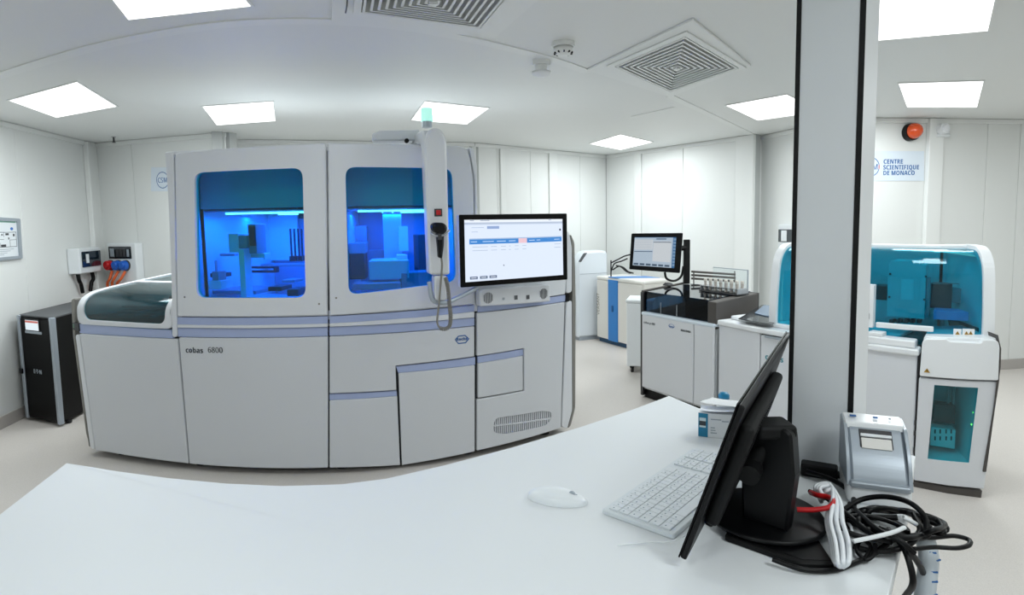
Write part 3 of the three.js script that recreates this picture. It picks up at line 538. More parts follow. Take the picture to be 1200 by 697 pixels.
{ // socket box on the back wall
  const T = .09, B = FBL, P = B.px([[124.5, 285], [158, 284], [159.5, 333], [125.5, 335]], T), s0 = P[0][0], s1 = P[1][0], h1 = P[0][1], h0 = P[2][1], L = (k, j) => [s0 + (s1 - s0) * k, h1 + (h0 - h1) * j];
  const g = thing('socket_box', 'white wall box with breaker window and red and blue round sockets', 'electrical box', B.P((s0 + s1) / 2, h0, .05));
  part(g, 'case', B.box(s0, s1, h0, h1, .001, T, .015), M.whiteMatt);
  const bx = (a, b, c, d, t0, t1, r = .004) => { const p = L(a, b), q = L(c, d); return B.box(p[0], q[0], q[1], p[1], t0, t1, r); };
  part(g, 'breaker_window', bx(.08, .08, .86, .38, T, T + .008), mat(0x10161b, .12, { clearcoat: .8 }), 'dark smoked window');
  part(g, 'breaker', bx(.14, .13, .28, .33, T + .008, T + .011), M.silver); part(g, 'breaker', bx(.72, .15, .8, .33, T + .008, T + .011), M.silver);
  for (let i = 0; i < 3; i++) part(g, 'breaker', bx(.34 + i * .12, .14, .44 + i * .12, .33, T + .008, T + .010), M.darkGrey);
  [[.12, M.red, 'red'], [.4, M.blue, 'blue'], [.66, M.blue, 'blue']].forEach(([k, m, n]) => {
    const p = L(k, .54), c = part(g, 'socket', B.map(cyl(.048, .052, .05, V3(p[0], p[1], T + .026), 'z', 20), false), m, n + ' round socket');
    part(c, 'socket_lid', B.map(cyl(.03, .036, .016, V3(p[0], p[1] + .008, T + .058), 'z', 20), false), m); part(c, 'collar', B.map(cyl(.055, .055, .02, V3(p[0], p[1], T + .006), 'z', 20), false), M.darkGrey);
    part(g, 'cable_gland', B.map(cyl(.018, .018, .05, V3(p[0], p[1] - .075, T * .6)), false), M.orange, 'orange gland');
  });
  const bt = L(.4, .66), lo = FBL.pix(133, 332, .12);
  [[-.2, .66, 'red'], [.02, .66, 'first blue'], [.26, .66, 'second blue']].forEach(([k, j, n]) => {
    const p = L(.4 + k, .68), t = thing('orange_cable', `orange cable running down from the ${n} round socket`, 'cable', B.P(lo[0], lo[1] - .1, .12), 'orange cables under the sockets');
    part(t, 'sheath', tube([B.P(p[0], p[1], T + .02), B.P(p[0] + (k > 0 ? -.02 : .01), p[1] - .08, T + .06), B.P(lo[0] + k * .3, lo[1], .14), B.P(lo[0] + k * .3, lo[1] - .25, .1), B.P(lo[0] + k * .3, lo[1] - .7, .03)], .013, 30), M.orange);
  });
}
function logoSign(face, ring, R, textX, textY, plate, label, full) {
  const P = face.px(plate, .004), g = thing('wall_sign', label, 'sign', face.P((P[0][0] + P[1][0]) / 2, P[2][1], 0));
  part(g, 'plate', face.poly(P, .0005, .004, { bev: .0005 }), mat(0xdfe9f3, .35), 'pale blue backing film');
  const [s, h] = face.pix(...ring, .004), t = new THREE.TorusGeometry(R, R * .045, 6, 60, Math.PI * 2 - .5); t.rotateZ(.25); t.scale(1, 1, .3); t.translate(s, h, .0045);
  part(g, 'ring', face.map(t, false), M.blueInk);
  const put = (str, k, f, x, y, m) => { const q = new TextGeometry(str, { font: f, size: k, depth: .0012, curveSegments: 3 }); q.computeBoundingBox(); q.translate(x === null ? s - (q.boundingBox.max.x + q.boundingBox.min.x) / 2 : x, y, .004); return face.map(q, false); };
  part(g, 'initials', put('CSM', R * .62, fontR, null, h - R * .3), M.blueInk);
  part(g, 'red_mark', face.box(s + R * .93, s + R * 1.02, h - R * .22, h + R * .22, .004, .0055), M.red);
  if (full) { const x = face.pix(textX, textY[0], .004)[0]; ['CENTRE', 'SCIENTIFIQUE', 'DE MONACO'].forEach((w, i) => part(g, 'lettering', put(w, full * .95, font, x, face.pix(textX, textY[i], .004)[1]), M.blueInk, 'blue capital lettering')); }
  return g;
}
logoSign(FBL, [190.5, 211], .078, 203, [208, 214, 220], [[177, 196], [262, 196], [262, 224], [177, 224]], 'pale wall sign with blue ring logo half hidden by the large analyser', .036);
logoSign(FR, [1021, 195.5], .083, 1035, [193, 199.8, 206.4].map(v => v - 1.2), [[1003, 177], [1083, 177], [1083, 212], [1003, 212]], 'pale wall sign with ring logo and three lines of blue capitals on the right wall', .043);
{
  const [s, h] = FR.pix(1076, 152.5, .1), g = thing('alarm_beacon', 'orange dome warning beacon on the right wall under the ceiling', 'beacon', FR.P(s, h, .03));
  part(g, 'base', FR.map(cyl(.078, .082, .05, V3(s, h - .006, .026), 'z', 32), false), M.black);
  const d = new THREE.SphereGeometry(.072, 28, 14, 0, Math.PI * 2, 0, Math.PI / 2); d.rotateX(Math.PI / 2); d.scale(1, 1, 1.1); d.translate(s, h, .05); part(g, 'dome', FR.map(d, false), M.amber, 'glossy orange dome');
  part(g, 'side_lug', FR.box(s + .06, s + .095, h - .02, h + .02, .002, .04, .004), M.black);
  const [u, k] = FR.pix(1109, 151.5, .1), c = thing('wall_sensor', 'small white round sensor on the wall right of the orange beacon', 'sensor', FR.P(u, k, .03));
  part(c, 'bracket', FR.box(u + .02, u + .1, k - .05, k + .03, .001, .05, .02), M.whiteMatt); part(c, 'head', FR.map(cyl(.05, .055, .06, V3(u, k + .01, .06), 'z', 28), false), M.white);
  part(c, 'lens', FR.map(cyl(.03, .034, .02, V3(u, k + .012, .098), 'z', 24), false), mat(0xf4f6fa, .2)); part(c, 'skirt', FR.box(u - .05, u + .1, k - .065, k - .03, .001, .06, .015), M.whiteMatt);
}

// ---------------------------------------------------------------- far corner
{
  const f = new Face([[.84, -7.62], [1.26, -7.78]]), g = thing('air_unit', 'tall white rounded air conditioning unit standing in the far corner', 'air conditioner', f.base());
  const H1 = f.pix(700, 293)[1];
  part(g, 'body', f.poly([[0, .04, .03], [f.len, .04, .03], [f.len, H1 - .03, .08], [f.len - .1, H1, .05], [.1, H1 - .01, .06], [.0, H1 - .14, .08]], -.2, 0, { r: .04, bev: .03 }), mat(0xdfe6ec, .3, { clearcoat: .4 }));
  part(g, 'air_outlet', f.poly([[.015, H1 - .14], [.09, H1 - .03, .02], [.14, H1 - .03], [.05, H1 - .145]], -.005, .003, { r: .01 }), M.grille);
  part(g, 'front_seam', f.box(.03, f.len - .02, H1 * .74, H1 * .745, -.002, .002), M.silver);
  part(g, 'foot', f.box(.03, f.len - .03, 0, .045, -.18, -.02), M.silver);
}
{
  const K = new Face([[1.08, -7.62], [1.5, -6.85]]), g = thing('storage_cabinet', 'low cream cabinet with a blue vertical band running over its top', 'cabinet', K.base());
  const L = K.len, H1 = .845;
  part(g, 'toe_kick', K.box(.02, L - .02, 0, .05, -.4, -.03), mat(0x274a68, .6));
  part(g, 'body', K.box(0, L, .05, H1 - .03, -.44, -.012, .03), mat(0xe2e0da, .4));
  part(g, 'top', K.box(-.01, L + .01, H1 - .05, H1, -.45, .0, .03), mat(0xe2e0da, .4));
  const b0 = K.pix(713, 360)[0], b1 = K.pix(724, 360)[0];
  part(g, 'front_panel', K.box(.012, b0 - .004, .06, H1 - .055, -.012, .002, .008), mat(0xe2e0da, .4)); part(g, 'front_panel', K.box(b1 + .004, L - .01, .06, H1 - .055, -.012, .002, .008), mat(0xe2e0da, .4));
  const band = part(g, 'blue_band', K.box(b0, b1, .05, H1 - .03, -.012, .008, .006), M.blueBand, 'blue vertical band');
  part(g, 'top_band', K.map(((q) => { q.rotateX(-Math.PI / 2); return q; })(extr(rshape([[b0, 0], [b1, 0], [b1 + .06, .12, .1], [b1 + .28, .42], [b0 + .2, .42], [b0 + .02, .14, .1]]), H1 - .004, H1 + .004)), false), M.blueBand, 'blue band on the top');
  part(band, 'handle', K.box((b0 + b1) / 2 - .015, (b0 + b1) / 2 + .015, .42, .5, .008, .02, .006), mat(0x1c5c98, .4));
  const tg = new TextGeometry('VERSANT', { font: fontR, size: .05, depth: .002, curveSegments: 2 }); tg.rotateZ(Math.PI / 2); tg.translate(K.pix(702.5, 360)[0], K.pix(702, 369)[1], .002);
  part(g, 'lettering', K.map(tg, false), M.greyStrip, 'grey upright lettering');
}
{
  const p = new Face([[1.15, -5.98], [1.4, -5.9]]), g = thing('pedestal_unit', 'narrow white pedestal on black casters behind the black-topped instrument', 'pedestal', p.base());
  part(g, 'body', p.box(0, p.len, .07, .72, -.35, 0, .012), M.whiteMatt); part(g, 'lid', p.box(-.008, p.len + .008, .722, .752, -.36, .008, .008), M.whiteMatt);
  for (const s of [.05, p.len - .05]) for (const t of [-.05, -.3]) { const c = part(g, 'caster', cyl(.032, .032, .025, p.P(s, .033, t), 'x', 18), M.black); part(c, 'fork', p.box(s - .02, s + .02, .05, .071, t - .02, t + .02), M.black); }
  const c = thing('bench_cables', 'loose black cables arching behind the cream cabinet', 'cables', onD(716, 300, 7.3));
  for (const pts of [[[716, 318], [720, 309], [728, 306], [735, 303]], [[716, 308], [724, 304], [732, 300], [740, 298]], [[718, 316], [726, 312], [734, 318], [739, 320]], [[722, 311], [730, 313], [736, 318], [742, 320]]]) part(c, 'cable', tube(pts.map(([x, y], i) => onD(x, y, 7.25 - i * .1)), .008), M.black);
  part(c, 'cable_post', rod(onD(716, 305, 7.3), onD(716, 324, 7.25), .008), M.black);
}
// ---------------------------------------------------------------- instrument with the dark glass top
{
  const FL_ = [1.12, -5.16], FRr = [1.53, -4.45], BR = [2.06, -4.95], BL = [1.69, -5.8];
  const f = new Face([FL_, FRr]), g = thing('sample_handler', 'low white instrument with dark glass top and black corner posts', 'instrument', f.base());
  const mix = (u, v) => { const a = [FL_[0] + (FRr[0] - FL_[0]) * u, FL_[1] + (FRr[1] - FL_[1]) * u], b = [BL[0] + (BR[0] - BL[0]) * u, BL[1] + (BR[1] - BL[1]) * u]; return [a[0] + (b[0] - a[0]) * v, a[1] + (b[1] - a[1]) * v]; };
  const quad = (u0, v0, u1, v1) => [mix(u0, v0), mix(u1, v0), mix(u1, v1), mix(u0, v1)];
  part(g, 'plinth', prism(quad(.03, .03, .98, .97), 0, .08), M.black);
  part(g, 'body', prism(quad(.02, .02, 1, 1), .08, .72), M.whiteMatt);
  const s1 = f.pix(813, 420, .02)[0];
  part(g, 'front_panel', f.box(.035, s1 - .003, .1, .755, .0, .025, .012), M.shell); part(g, 'front_panel', f.box(s1 + .003, f.len, .1, .75, .0, .025, .012), M.shell);
  part(g, 'panel_top', f.box(.03, f.len, .735, .765, -.05, .03, .012), mat(0xdbe6ef, .3));
  part(g, 'corner_post', prism(quad(0, -.01, .035, .06), .02, .93), M.darkGrey);
  part(g, 'corner_post', prism(quad(0, .94, .035, 1), .02, .93), M.darkGrey); part(g, 'rear_frame', prism(quad(0, .96, 1, 1), .72, .93), M.darkGrey);
  part(g, 'side_frame', prism(quad(0, 0, .03, 1), .86, .945, .005, .004), M.taupe);
  part(g, 'top_rim', prism(quad(0, .5, .7, 1), .926, .932), M.darkGrey);
  part(g, 'tray', prism(quad(.03, .05, .9, .95), .72, .74), mat(0x0f1a24, .4));
  for (let i = 0; i < 6; i++) part(g, 'rack_rail', prism(quad(.08 + i * .135, .06, .11 + i * .135, .9), .74, .77), M.darkGrey);
  part(g, 'cover_pane', prism(quad(.03, .03, .9, .99), .928, .936), pane(.1, .22, .34), 'dark blue glass top');
  part(g, 'front_pane', prism(quad(.035, .02, .9, .03), .765, .928), pane(.12, .24, .36), 'dark blue front glass');
  for (const k of [.28, .5]) part(g, 'pane_clip', prism(quad(k, .01, k + .006, .02), .765, .86), M.silver);
  part(g, 'side_block', prism(quad(.9, .0, 1, .99), .72, .93, .01, .006), M.taupe, 'dark taupe side frame');
  const txt = (s, x0, y, x1, m, fo) => part(g, 'lettering', f.text(s, x0, y, x1, .025, fo), m);
  txt('cobas p 480', 754.5, 378.5, 767.5, M.print, fontR); txt('RNA/DNA', 798, 387.8, 809.5, M.print, font);
  { const [s, h] = f.pix(787, 382, .025), t = new THREE.TorusGeometry(.022, .002, 6, 6); t.scale(1.5, .75, .4); t.translate(s, h, .026); part(g, 'emblem', [f.map(t, false), f.text('Roche', 784.6, 383, 789.6, .025)], M.blueInk, 'small blue emblem'); }
  // tall screen on a post
  const S = new Face([[1.135, -5.72], [1.60, -5.55]]), m = thing('instrument_screen', 'smaller black monitor on a black post showing a pale blue table', 'monitor', V3(...((v) => [v.x, v.y, v.z])(S.P(S.len / 2, 1.05, -.02))));
  const q = [[740, 273.5], [800, 273], [796.5, 320], [737.3, 315.5]], ins = [[743.5, 277.5], [793, 277.5], [790.5, 314.5], [741, 311]];
  part(m, 'housing', S.panel(q, -.045, -.002, { r: .01, bev: .006 }), M.blackMatt);
  part(m, 'bezel', S.panel(q, -.004, .004, { r: .01, bev: .003, holes: [{ p: ins }] }), M.black);
  const tex = screenTex(512, 384, (c, w, h) => {
    c.fillStyle = '#cfe2f4'; c.fillRect(0, 0, w, h); c.fillStyle = '#2f6ea8'; c.fillRect(0, 0, w, 14); c.fillStyle = '#3a76ad'; c.fillRect(w - 44, 14, 44, h); c.fillStyle = '#8db1d4'; for (let i = 0; i < 9; i++) c.fillRect(w - 38, 24 + i * 38, 32, 26);
    c.fillStyle = '#eef5fb'; c.fillRect(14, 40, 220, 130); c.fillRect(240, 60, 210, 250); c.fillStyle = '#9fb7cf'; for (let i = 0; i < 7; i++) c.fillRect(20, 52 + i * 17, 200, 2); c.fillStyle = '#33506e'; c.fillRect(240, 70, 210, 8); c.fillRect(14, 190, 220, 8); c.fillStyle = '#6d87a2'; c.fillRect(270, 24, 120, 16);
    for (let i = 0; i < 6; i++) { c.fillStyle = '#7d93aa'; c.fillRect(16 + i * 74, h - 42, 60, 26); c.fillStyle = '#2b3d50'; c.fillRect(22 + i * 74, h - 34, 48, 9); }
  });
  part(m, 'display', sheet(S, [[743, 277], [793.5, 277], [791, 315], [740.6, 311.5]], 0), new THREE.MeshPhysicalMaterial({ color: 0x05070a, roughness: .25, emissive: 0xffffff, emissiveMap: tex, emissiveIntensity: .46 }), 'pale blue software screen');
  const pb = V3(1.66, 0, -5.66);
  part(m, 'post', box(.055, .42, .05, pb.x, .94 + .21, pb.z, .008), M.blackMatt); part(m, 'mount', [rod(V3(pb.x, 1.28, pb.z), S.P(S.len * .8, 1.28, -.05), .025)], M.blackMatt);
  part(m, 'cable', tube([onD(779, 319, 5.6), onD(781, 326, 5.6), onD(790, 329, 5.62), onD(798, 324, 5.64), onD(801, 312, 5.64)], .011), M.black);
  { const a = onD(783, 331.5, 5.5), t = thing('hand_mouse', 'small dark pointing mouse on the rear edge of the dark glass top', 'mouse', V3(a.x, .946, a.z)); const g2 = new THREE.SphereGeometry(.05, 18, 8, 0, Math.PI * 2, 0, Math.PI / 2); g2.scale(1, .5, .7); g2.translate(a.x, .946, a.z); part(t, 'shell', g2, M.darkGrey); part(t, 'wheel', cyl(.006, .006, .012, V3(a.x - .025, .966, a.z), 'x', 10), M.black); }
  // tube rack on the top and splash guard
  const c0 = mix(.58, .42), c1 = mix(.95, .62), R = new Face([[mix(.5, .5)[0], mix(.5, .5)[1]], [mix(.97, .52)[0], mix(.97, .52)[1]]]), rk = thing('tube_rack', 'small metal rack of sample tubes on the dark taupe block', 'tube rack', R.P(R.len / 2, .937, -.05));
  part(rk, 'base_plate', R.box(0, R.len, .938, .948, -.14, .0, .003), M.darkGrey); part(rk, 'top_plate', R.box(0, R.len, .985, .989, -.13, -.01, .001), M.metal);
  for (const s of [.01, R.len - .01]) part(rk, 'end_plate', R.box(s - .004, s + .004, .948, .99, -.13, -.01), M.metal);
  for (let r = 0; r < 2; r++) for (let i = 0; i < 7; i++) {
    const p = R.P(.035 + i * (R.len - .07) / 6, 0, -.04 - r * .06), t = thing('sample_tube', 'small capped sample tube standing in the metal rack', 'tube', V3(p.x, .949, p.z), 'sample tubes in the rack');
    part(t, 'tube_body', cyl(.012, .011, .075, V3(p.x, .9895, p.z), 'y', 12), mat(0xb9b2aa, .35)); part(t, 'cap', cyl(.014, .014, .02, V3(p.x, 1.037, p.z), 'y', 12), mat(0xd9d4cc, .4));
  }
  const gp = [mix(.55, .75), mix(.98, .75)], G2 = new Face(gp), gd = thing('splash_guard', 'thin clear upright splash guard behind the tube rack', 'guard', G2.P(G2.len / 2, .937, 0));
  part(gd, 'pane', G2.box(0, G2.len, .938, 1.13, -.003, .003), M.clearGlass); part(gd, 'edge_post', rod(G2.P(G2.len, .938, 0), G2.P(G2.len, 1.135, 0), .006), M.silver); part(gd, 'top_edge', rod(G2.P(0, 1.132, 0), G2.P(G2.len, 1.132, 0), .004), M.silver);
  const rl = thing('wall_rails', 'three dark horizontal rails behind the dark glass top', 'rail', onD(836, 324, 6.0));
  for (const y of [318.5, 322.5, 326.5]) part(rl, 'rail', rod(onD(810, y - .4, 6.0), onD(862, y + 3, 5.85), .011), M.taupe);
  for (const [x, y] of [[813, 340], [861, 330]]) part(rl, 'upright', rod(onD(x, 318, 6.0), onD(x, y, 5.9), .006), M.taupe);
}
// ---------------------------------------------------------------- analyser with the teal hood, bending round the column
const Q = new Face([[1.545, -4.44], [1.71, -4.09], [1.90, -3.80], [2.24, -3.38], [2.46, -3.22], [2.70, -3.14]]);
{
  const g = thing('hooded_analyser', 'white analyser with teal glass hood and a small teal front window', 'analyser', Q.base());
  const s = (x, y, t = 0) => Q.pix(x, y, t)[0], h = (x, y, t = 0) => Q.pix(x, y, t)[1], L = s(1170, 430), D = -.72;
  const P = (n, l, t0, t1, m, o = {}) => part(g, n, Q.panel(l, t0, t1, { bev: .004, r: .008, ...o }), m);
  part(g, 'plinth', Q.box(.03, L - .08, 0, .07, D + .05, -.015), M.taupe);
  part(g, 'chassis', Q.box(.0, s(1076, 440), .07, .76, D, -.03), M.darkGrey);
  part(g, 'loader_chassis', Q.box(s(1076, 440), L - .03, .07, .78, D, -.34), M.whiteMatt);
  const sB = s(1076, 440), sA2 = s(890.5, 400), hd = .80;
  part(g, 'front_door', Q.box(.002, sA2 - .004, .075, hd - .03, -.03, 0, .01), M.shell);
  const s3 = s(1010, 430);
  const fd = part(g, 'front_door', Q.box(sA2 + .004, s3 - .003, .075, hd - .05, -.03, 0, .01), M.shell);
  part(fd, 'lettering', Q.text('cobas', 897, 420.5, 918, .0), M.tealInk, 'teal model lettering');
  part(g, 'front_door', Q.box(s3 + .003, sB - .008, .075, hd - .03, -.03, 0, .01), M.shell);
  for (const y of [.2, .3, .36]) part(g, 'door_hinge', Q.box(sB - .008, sB - .001, y, y + .025, -.03, .006), M.darkGrey);
  part(g, 'worktop', Q.box(0, sB, hd - .04, hd, D, .015, .012), M.white);
  part(g, 'deck_step', Q.box(.04, s(1040, 390), hd, hd + .03, D, -.08, .01), M.white);
  // recessed well on the worktop beside the taupe block
  const wl = l => l.map(([x, y]) => { const p = onY(x, y, hd + .03); return [p.x, p.z]; });
  part(g, 'well', prism(wl([[865, 374], [903, 380.5], [917, 374], [913, 358], [893, 357.5]]), hd + .0305, hd + .034, .01), mat(0x18242f, .2, { clearcoat: .5 }), 'dark recessed well');
  part(g, 'well_lid', prism(wl([[884, 368], [900, 372], [915, 370], [912, 360], [895, 359]]), hd + .034, hd + .042, .02, .002), mat(0x7f91a6, .25), 'blue-grey lid');
  part(g, 'back_riser', Q.box(.0, .36, hd, hd + .17, D, D + .18, .02), M.white);
  part(g, 'front_clip', Q.box(s(898, 391), s(917, 394), hd - .06, hd - .045, .0, .018), M.silver);
  // right hand loader box
  P('loader_top', [[1081, 397, .03], [1110, 397], [1112, 400], [1150, 402], [1152, 398], [1170, 399, .03], [1172, 407], [1170.5, 446], [1077.5, 440.5]], -.3, .03, M.white, { r: .01 });
  P('loader_lip', [[1083, 394], [1168, 396], [1170, 402], [1082, 400]], -.4, .0, M.white, { r: .01 });
  const ld = P('loader_door', [[1077, 442.5], [1169.8, 447.5], [1153.5, 573], [1070.5, 562.5]], -.3, .02, M.shell, { holes: [{ p: [[1094, 450], [1147.5, 453.5], [1136.5, 543], [1086, 538]] }] });
  part(ld, 'window_pane', Q.panel([[1091, 447], [1150, 450], [1139, 546], [1083, 541]], .004, .01), pane(.4, .85, .9), 'dark teal pane');
  part(g, 'loader_interior', Q.box(s(1083, 500), s(1147, 500), .1, .72, -.32, -.3), mat(0x9fb4ba, .5));
  const I = (n, m, a, b, c, d, t0, t1) => { const p = Q.px([[a, b], [c, d]], t1); part(g, n, Q.box(Math.min(p[0][0], p[1][0]), Math.max(p[0][0], p[1][0]), Math.min(p[0][1], p[1][1]), Math.max(p[0][1], p[1][1]), t0, t1, .003), m); };
  const lt = mat(0xd4dde0, .4), md = mat(0x8d999f, .5), dk = mat(0x20272c, .5);
  I('tip_box', lt, 1091, 500, 1119, 526, -.2, -.12); for (const x of [1095, 1101, 1108, 1114]) for (const y of [503, 511]) I('tip_box_slot', dk, x, y, x + 1.6, y + 5, -.121, -.118);
  I('dark_module', dk, 1095, 473, 1119, 497, -.28, -.2); I('dark_module', dk, 1124, 497, 1136, 512, -.26, -.2); I('guide_rod', md, 1111, 452, 1112.5, 480, -.26, -.24); I('guide_rod', md, 1117, 452, 1118.5, 480, -.26, -.24);
  I('circuit_rack', lt, 1128, 455, 1139, 495, -.26, -.2); I('cable_duct', lt, 1132, 500, 1137, 530, -.18, -.14);
  for (const [x, y] of [[1141.3, 483.3], [1139.3, 497.3]]) { const [a, b] = Q.pix(x, y, -.02); part(g, 'status_led', Q.map(new THREE.SphereGeometry(.006, 10, 8).translate(a, b, -.02), false), glow(.45, 1, .05, 4), 'green status light'); }
  P('side_trim', [[1169, 392], [1173.5, 408], [1173, 430], [1156, 553], [1152, 553], [1170.5, 446], [1172, 407]], -.6, .028, M.taupe, { r: .004, bev: .002 });
  P('plinth_front', [[1071, 564], [1151.5, 574.5], [1150, 585], [1070, 574]], -.3, .012, M.taupe);
  // warning triangles
  const tri = (p, x, y, r, t) => { const [a, b] = Q.pix(x, y, t), tr = part(p, 'warning_mark', Q.poly([[a - r, b - r * .8], [a + r, b - r * .8], [a, b + r * .9]], t, t + .001, { r: .002 }), mat(0xb08a3a, .5), 'amber warning triangle'); part(tr, 'warning_symbol', Q.box(a - r * .1, a + r * .1, b - r * .45, b + r * .35, t + .001, t + .0015), M.black); };
  tri(g, 1086.3, 434, .014, .031);
  // hood: curved glass between two arches
  const hx0 = s(906, 350, -.12), hx1 = s(1163, 350, -.12), hw0 = hx0 + .035, hw1 = s(1150, 350, -.12), y1 = h(1080, 291.5, -.2), pr = [[.0, hd + .03], [.0, hd + .14], [-.01, hd + .3], [-.04, y1 - .08], [-.1, y1 - .015], [-.2, y1], [-.55, y1 - .01]].map(([t, y]) => [t - .1, y]);
  const sec = (a, b, off, th) => { // strip of the curved profile from s=a to s=b
    const cv = new THREE.CatmullRomCurve3(pr.map(([t, y]) => V3(t, y, 0)), false, 'centripetal').getPoints(36), out = cv.map((p, i) => { const d = cv[Math.min(i + 1, 36)].clone().sub(cv[Math.max(i - 1, 0)]).normalize(); return [[p.x + d.y * off, p.y - d.x * off], [p.x + d.y * (off - th), p.y - d.x * (off - th)]]; });
    const sh = rshape([...out.map(o => [-o[0][0], o[0][1]]), ...out.map(o => [-o[1][0], o[1][1]]).reverse()]), q = extr(sh, 0, b - a); q.rotateY(Math.PI / 2); q.translate(a, 0, 0); return Q.map(q);
  };
  part(g, 'hood_arch', sec(hx0, hw0 + .02, .02, .05), M.white); part(g, 'hood_arch', sec(hw1, hx1, .02, .05), M.white);
  part(g, 'hood_glass', sec(hw0, hw1, 0, .006), pane(.24, .74, .83), 'teal tinted curved hood');
  part(g, 'hood_top_rim', Q.box(hx0, hx1, y1 - .012, y1 + .018, -.42, -.33, .01), M.white);
  part(g, 'hood_back', Q.box(hx0, hx1, hd, y1, D, D + .05, .01), lt);
  part(g, 'hood_end', Q.box(hx0, hx0 + .02, hd, y1 - .02, D + .05, -.2), M.white); part(g, 'hood_end', Q.box(hx1 - .02, hx1, hd - .1, y1 - .05, D + .05, -.2), M.white);
  part(g, 'hood_deck', Q.box(hx0 + .02, hx1 - .02, hd - .02, hd + .01, D + .05, -.1), dk);
  I('robot_cover', lt, 1041, 309, 1083, 374, -.42, -.3); I('cover_label', M.white, 1056, 327, 1070, 352, -.3, -.297); I('robot_head', lt, 1043, 305, 1078, 312, -.45, -.3);
  for (const [x, y] of [[1043, 321], [1085, 324], [1042, 348], [1083, 351]]) I('cover_screw', dk, x - 1.2, y - 1.2, x + 1.2, y + 1.2, -.3, -.294);
  I('guide_rail', md, 1086, 325, 1088.5, 372, -.36, -.32); I('rear_unit', dk, 1091, 332, 1115, 362, -.5, -.4); I('rear_unit', md, 1116, 338, 1138, 355, -.55, -.45);
  I('reagent_tray', mat(0x4f9ee0, .4), 1094, 364, 1135, 376, -.4, -.25); I('rear_rail', md, 1024, 328, 1056, 330, -.52, -.5); I('rear_rail', md, 1088, 331, 1140, 333, -.5, -.48);
  I('side_unit', dk, 1022, 334, 1039, 352, -.5, -.4); for (let i = 0; i < 5; i++) I('coupler', dk, 1042 + i * 8, 374, 1047 + i * 8, 379, -.36, -.3);
  P('hood_handle', [[1026, 377.5], [1094, 383], [1094, 389], [1026, 383.5]], -.095, -.07, M.white); I('left_column', M.white, 1015, 333, 1022.5, 384, -.1, -.06); I('switch', M.red, 1016.5, 357, 1018.5, 362, -.06, -.055); I('switch', dk, 1016.5, 367, 1018.5, 374, -.06, -.055);
  part(g, 'front_tray', Q.box(s3, sB - .02, hd, hd + .045, -.1, .0, .01), M.white); part(g, 'tray_block', Q.box(s3 + .02, s3 + .1, hd + .045, hd + .07, -.09, -.01, .006), M.white);
  for (const [a, b] of [[1117.5, 1126.5], [1128, 1142]]) { I('warning_sticker', M.white, a, 385, b, 394, -.1, -.096); tri(g, a + 4.6, 390, .012, -.096); }
  tri(g, 1137.5, 390, .012, -.096);
}
{ // switch box in the alcove
  const P = FA.px([[912, 263], [930, 263], [930, 291], [912, 291]], .06), g = thing('switch_box', 'small white electrical box with dark window in the alcove beside the column', 'electrical box', FA.P(P[0][0] + .1, P[2][1], .03));
  const s0 = P[0][0], s1 = s0 + .3, h1 = P[0][1], h0 = P[2][1];
  part(g, 'case', FA.box(s0, s1, h0, h1, .001, .06, .01), M.whiteMatt); part(g, 'window', FA.box(s0 + .01, s1 - .02, h0 + .06, h1 - .05, .06, .066, .004), mat(0x1a2730, .15, { clearcoat: .8 }), 'dark window');
  part(g, 'breaker', FA.box(s0 + .06, s0 + .14, h0 + .07, h1 - .06, .066, .07), M.whiteMatt);
  const a = FA.pix(910.5, 303, .03), t = thing('wall_plug', 'black plug in the wall below the alcove switch box', 'plug', FA.P(a[0], a[1], .03));
  part(t, 'plug_body', FA.map(cyl(.025, .028, .05, V3(a[0], a[1], .026), 'z', 16), false), M.black); part(t, 'lead', tube([FA.P(a[0], a[1], .05), FA.P(a[0] + .02, a[1] - .06, .06), FA.P(a[0] + .08, a[1] - .14, .05), FA.P(a[0] + .1, a[1] - .3, .03)], .01), M.black);
}

// ---------------------------------------------------------------- foreground: white bench
const BH = .9;
const onB = (x, y, dy = 0) => onY(x, y, BH + dy);
{
  const px = [[78, 542], [140, 552], [200, 560], [265, 566], [330, 569], [400, 567], [452, 560.5], [520, 545], [600, 524], [680, 500], [740, 480], [784, 463.5], [819, 478], [870, 494], [930, 508], [1073, 534]];
  const edge = px.map(([x, y]) => { const p = onB(x, y); return [p.x, p.z]; }), r1 = onB(1060, 590), r2 = onB(1041, 697), r3 = onB(1030, 790), l1 = onB(0, 602), l2 = onB(-90, 690);
  const out = [...edge, [r1.x + .012, r1.z], [r2.x, r2.z], [r3.x, r3.z], [.45, -.45], [-.95, -.45], [l2.x, l2.z], [l1.x, l1.z]];
  const g = thing('workbench', 'broad white bench top with a curved rear edge in the foreground', 'bench', V3(0, 0, -1.1));
  part(g, 'worktop', prism(out, BH - .03, BH, .004, .002), M.bench);
  const sh = k => out.map(([x, z]) => [(x + .1) * k - .1, (z + 1.0) * k - 1.0]);
  part(g, 'edge_band', prism(sh(.999), BH - .034, BH - .03), M.edge, 'thin dark edge band');
  part(g, 'apron', prism(sh(.95), BH - .12, BH - .034), M.benchUnder);
  for (const [x, z] of [[-1.08, -1.48], [-.85, -.55], [.5, -1.95], [.85, -1.45], [.42, -.55], [-.2, -1.4]]) part(g, 'leg', box(.05, BH - .12, .05, x, (BH - .12) / 2, z, .004), M.benchUnder);
}
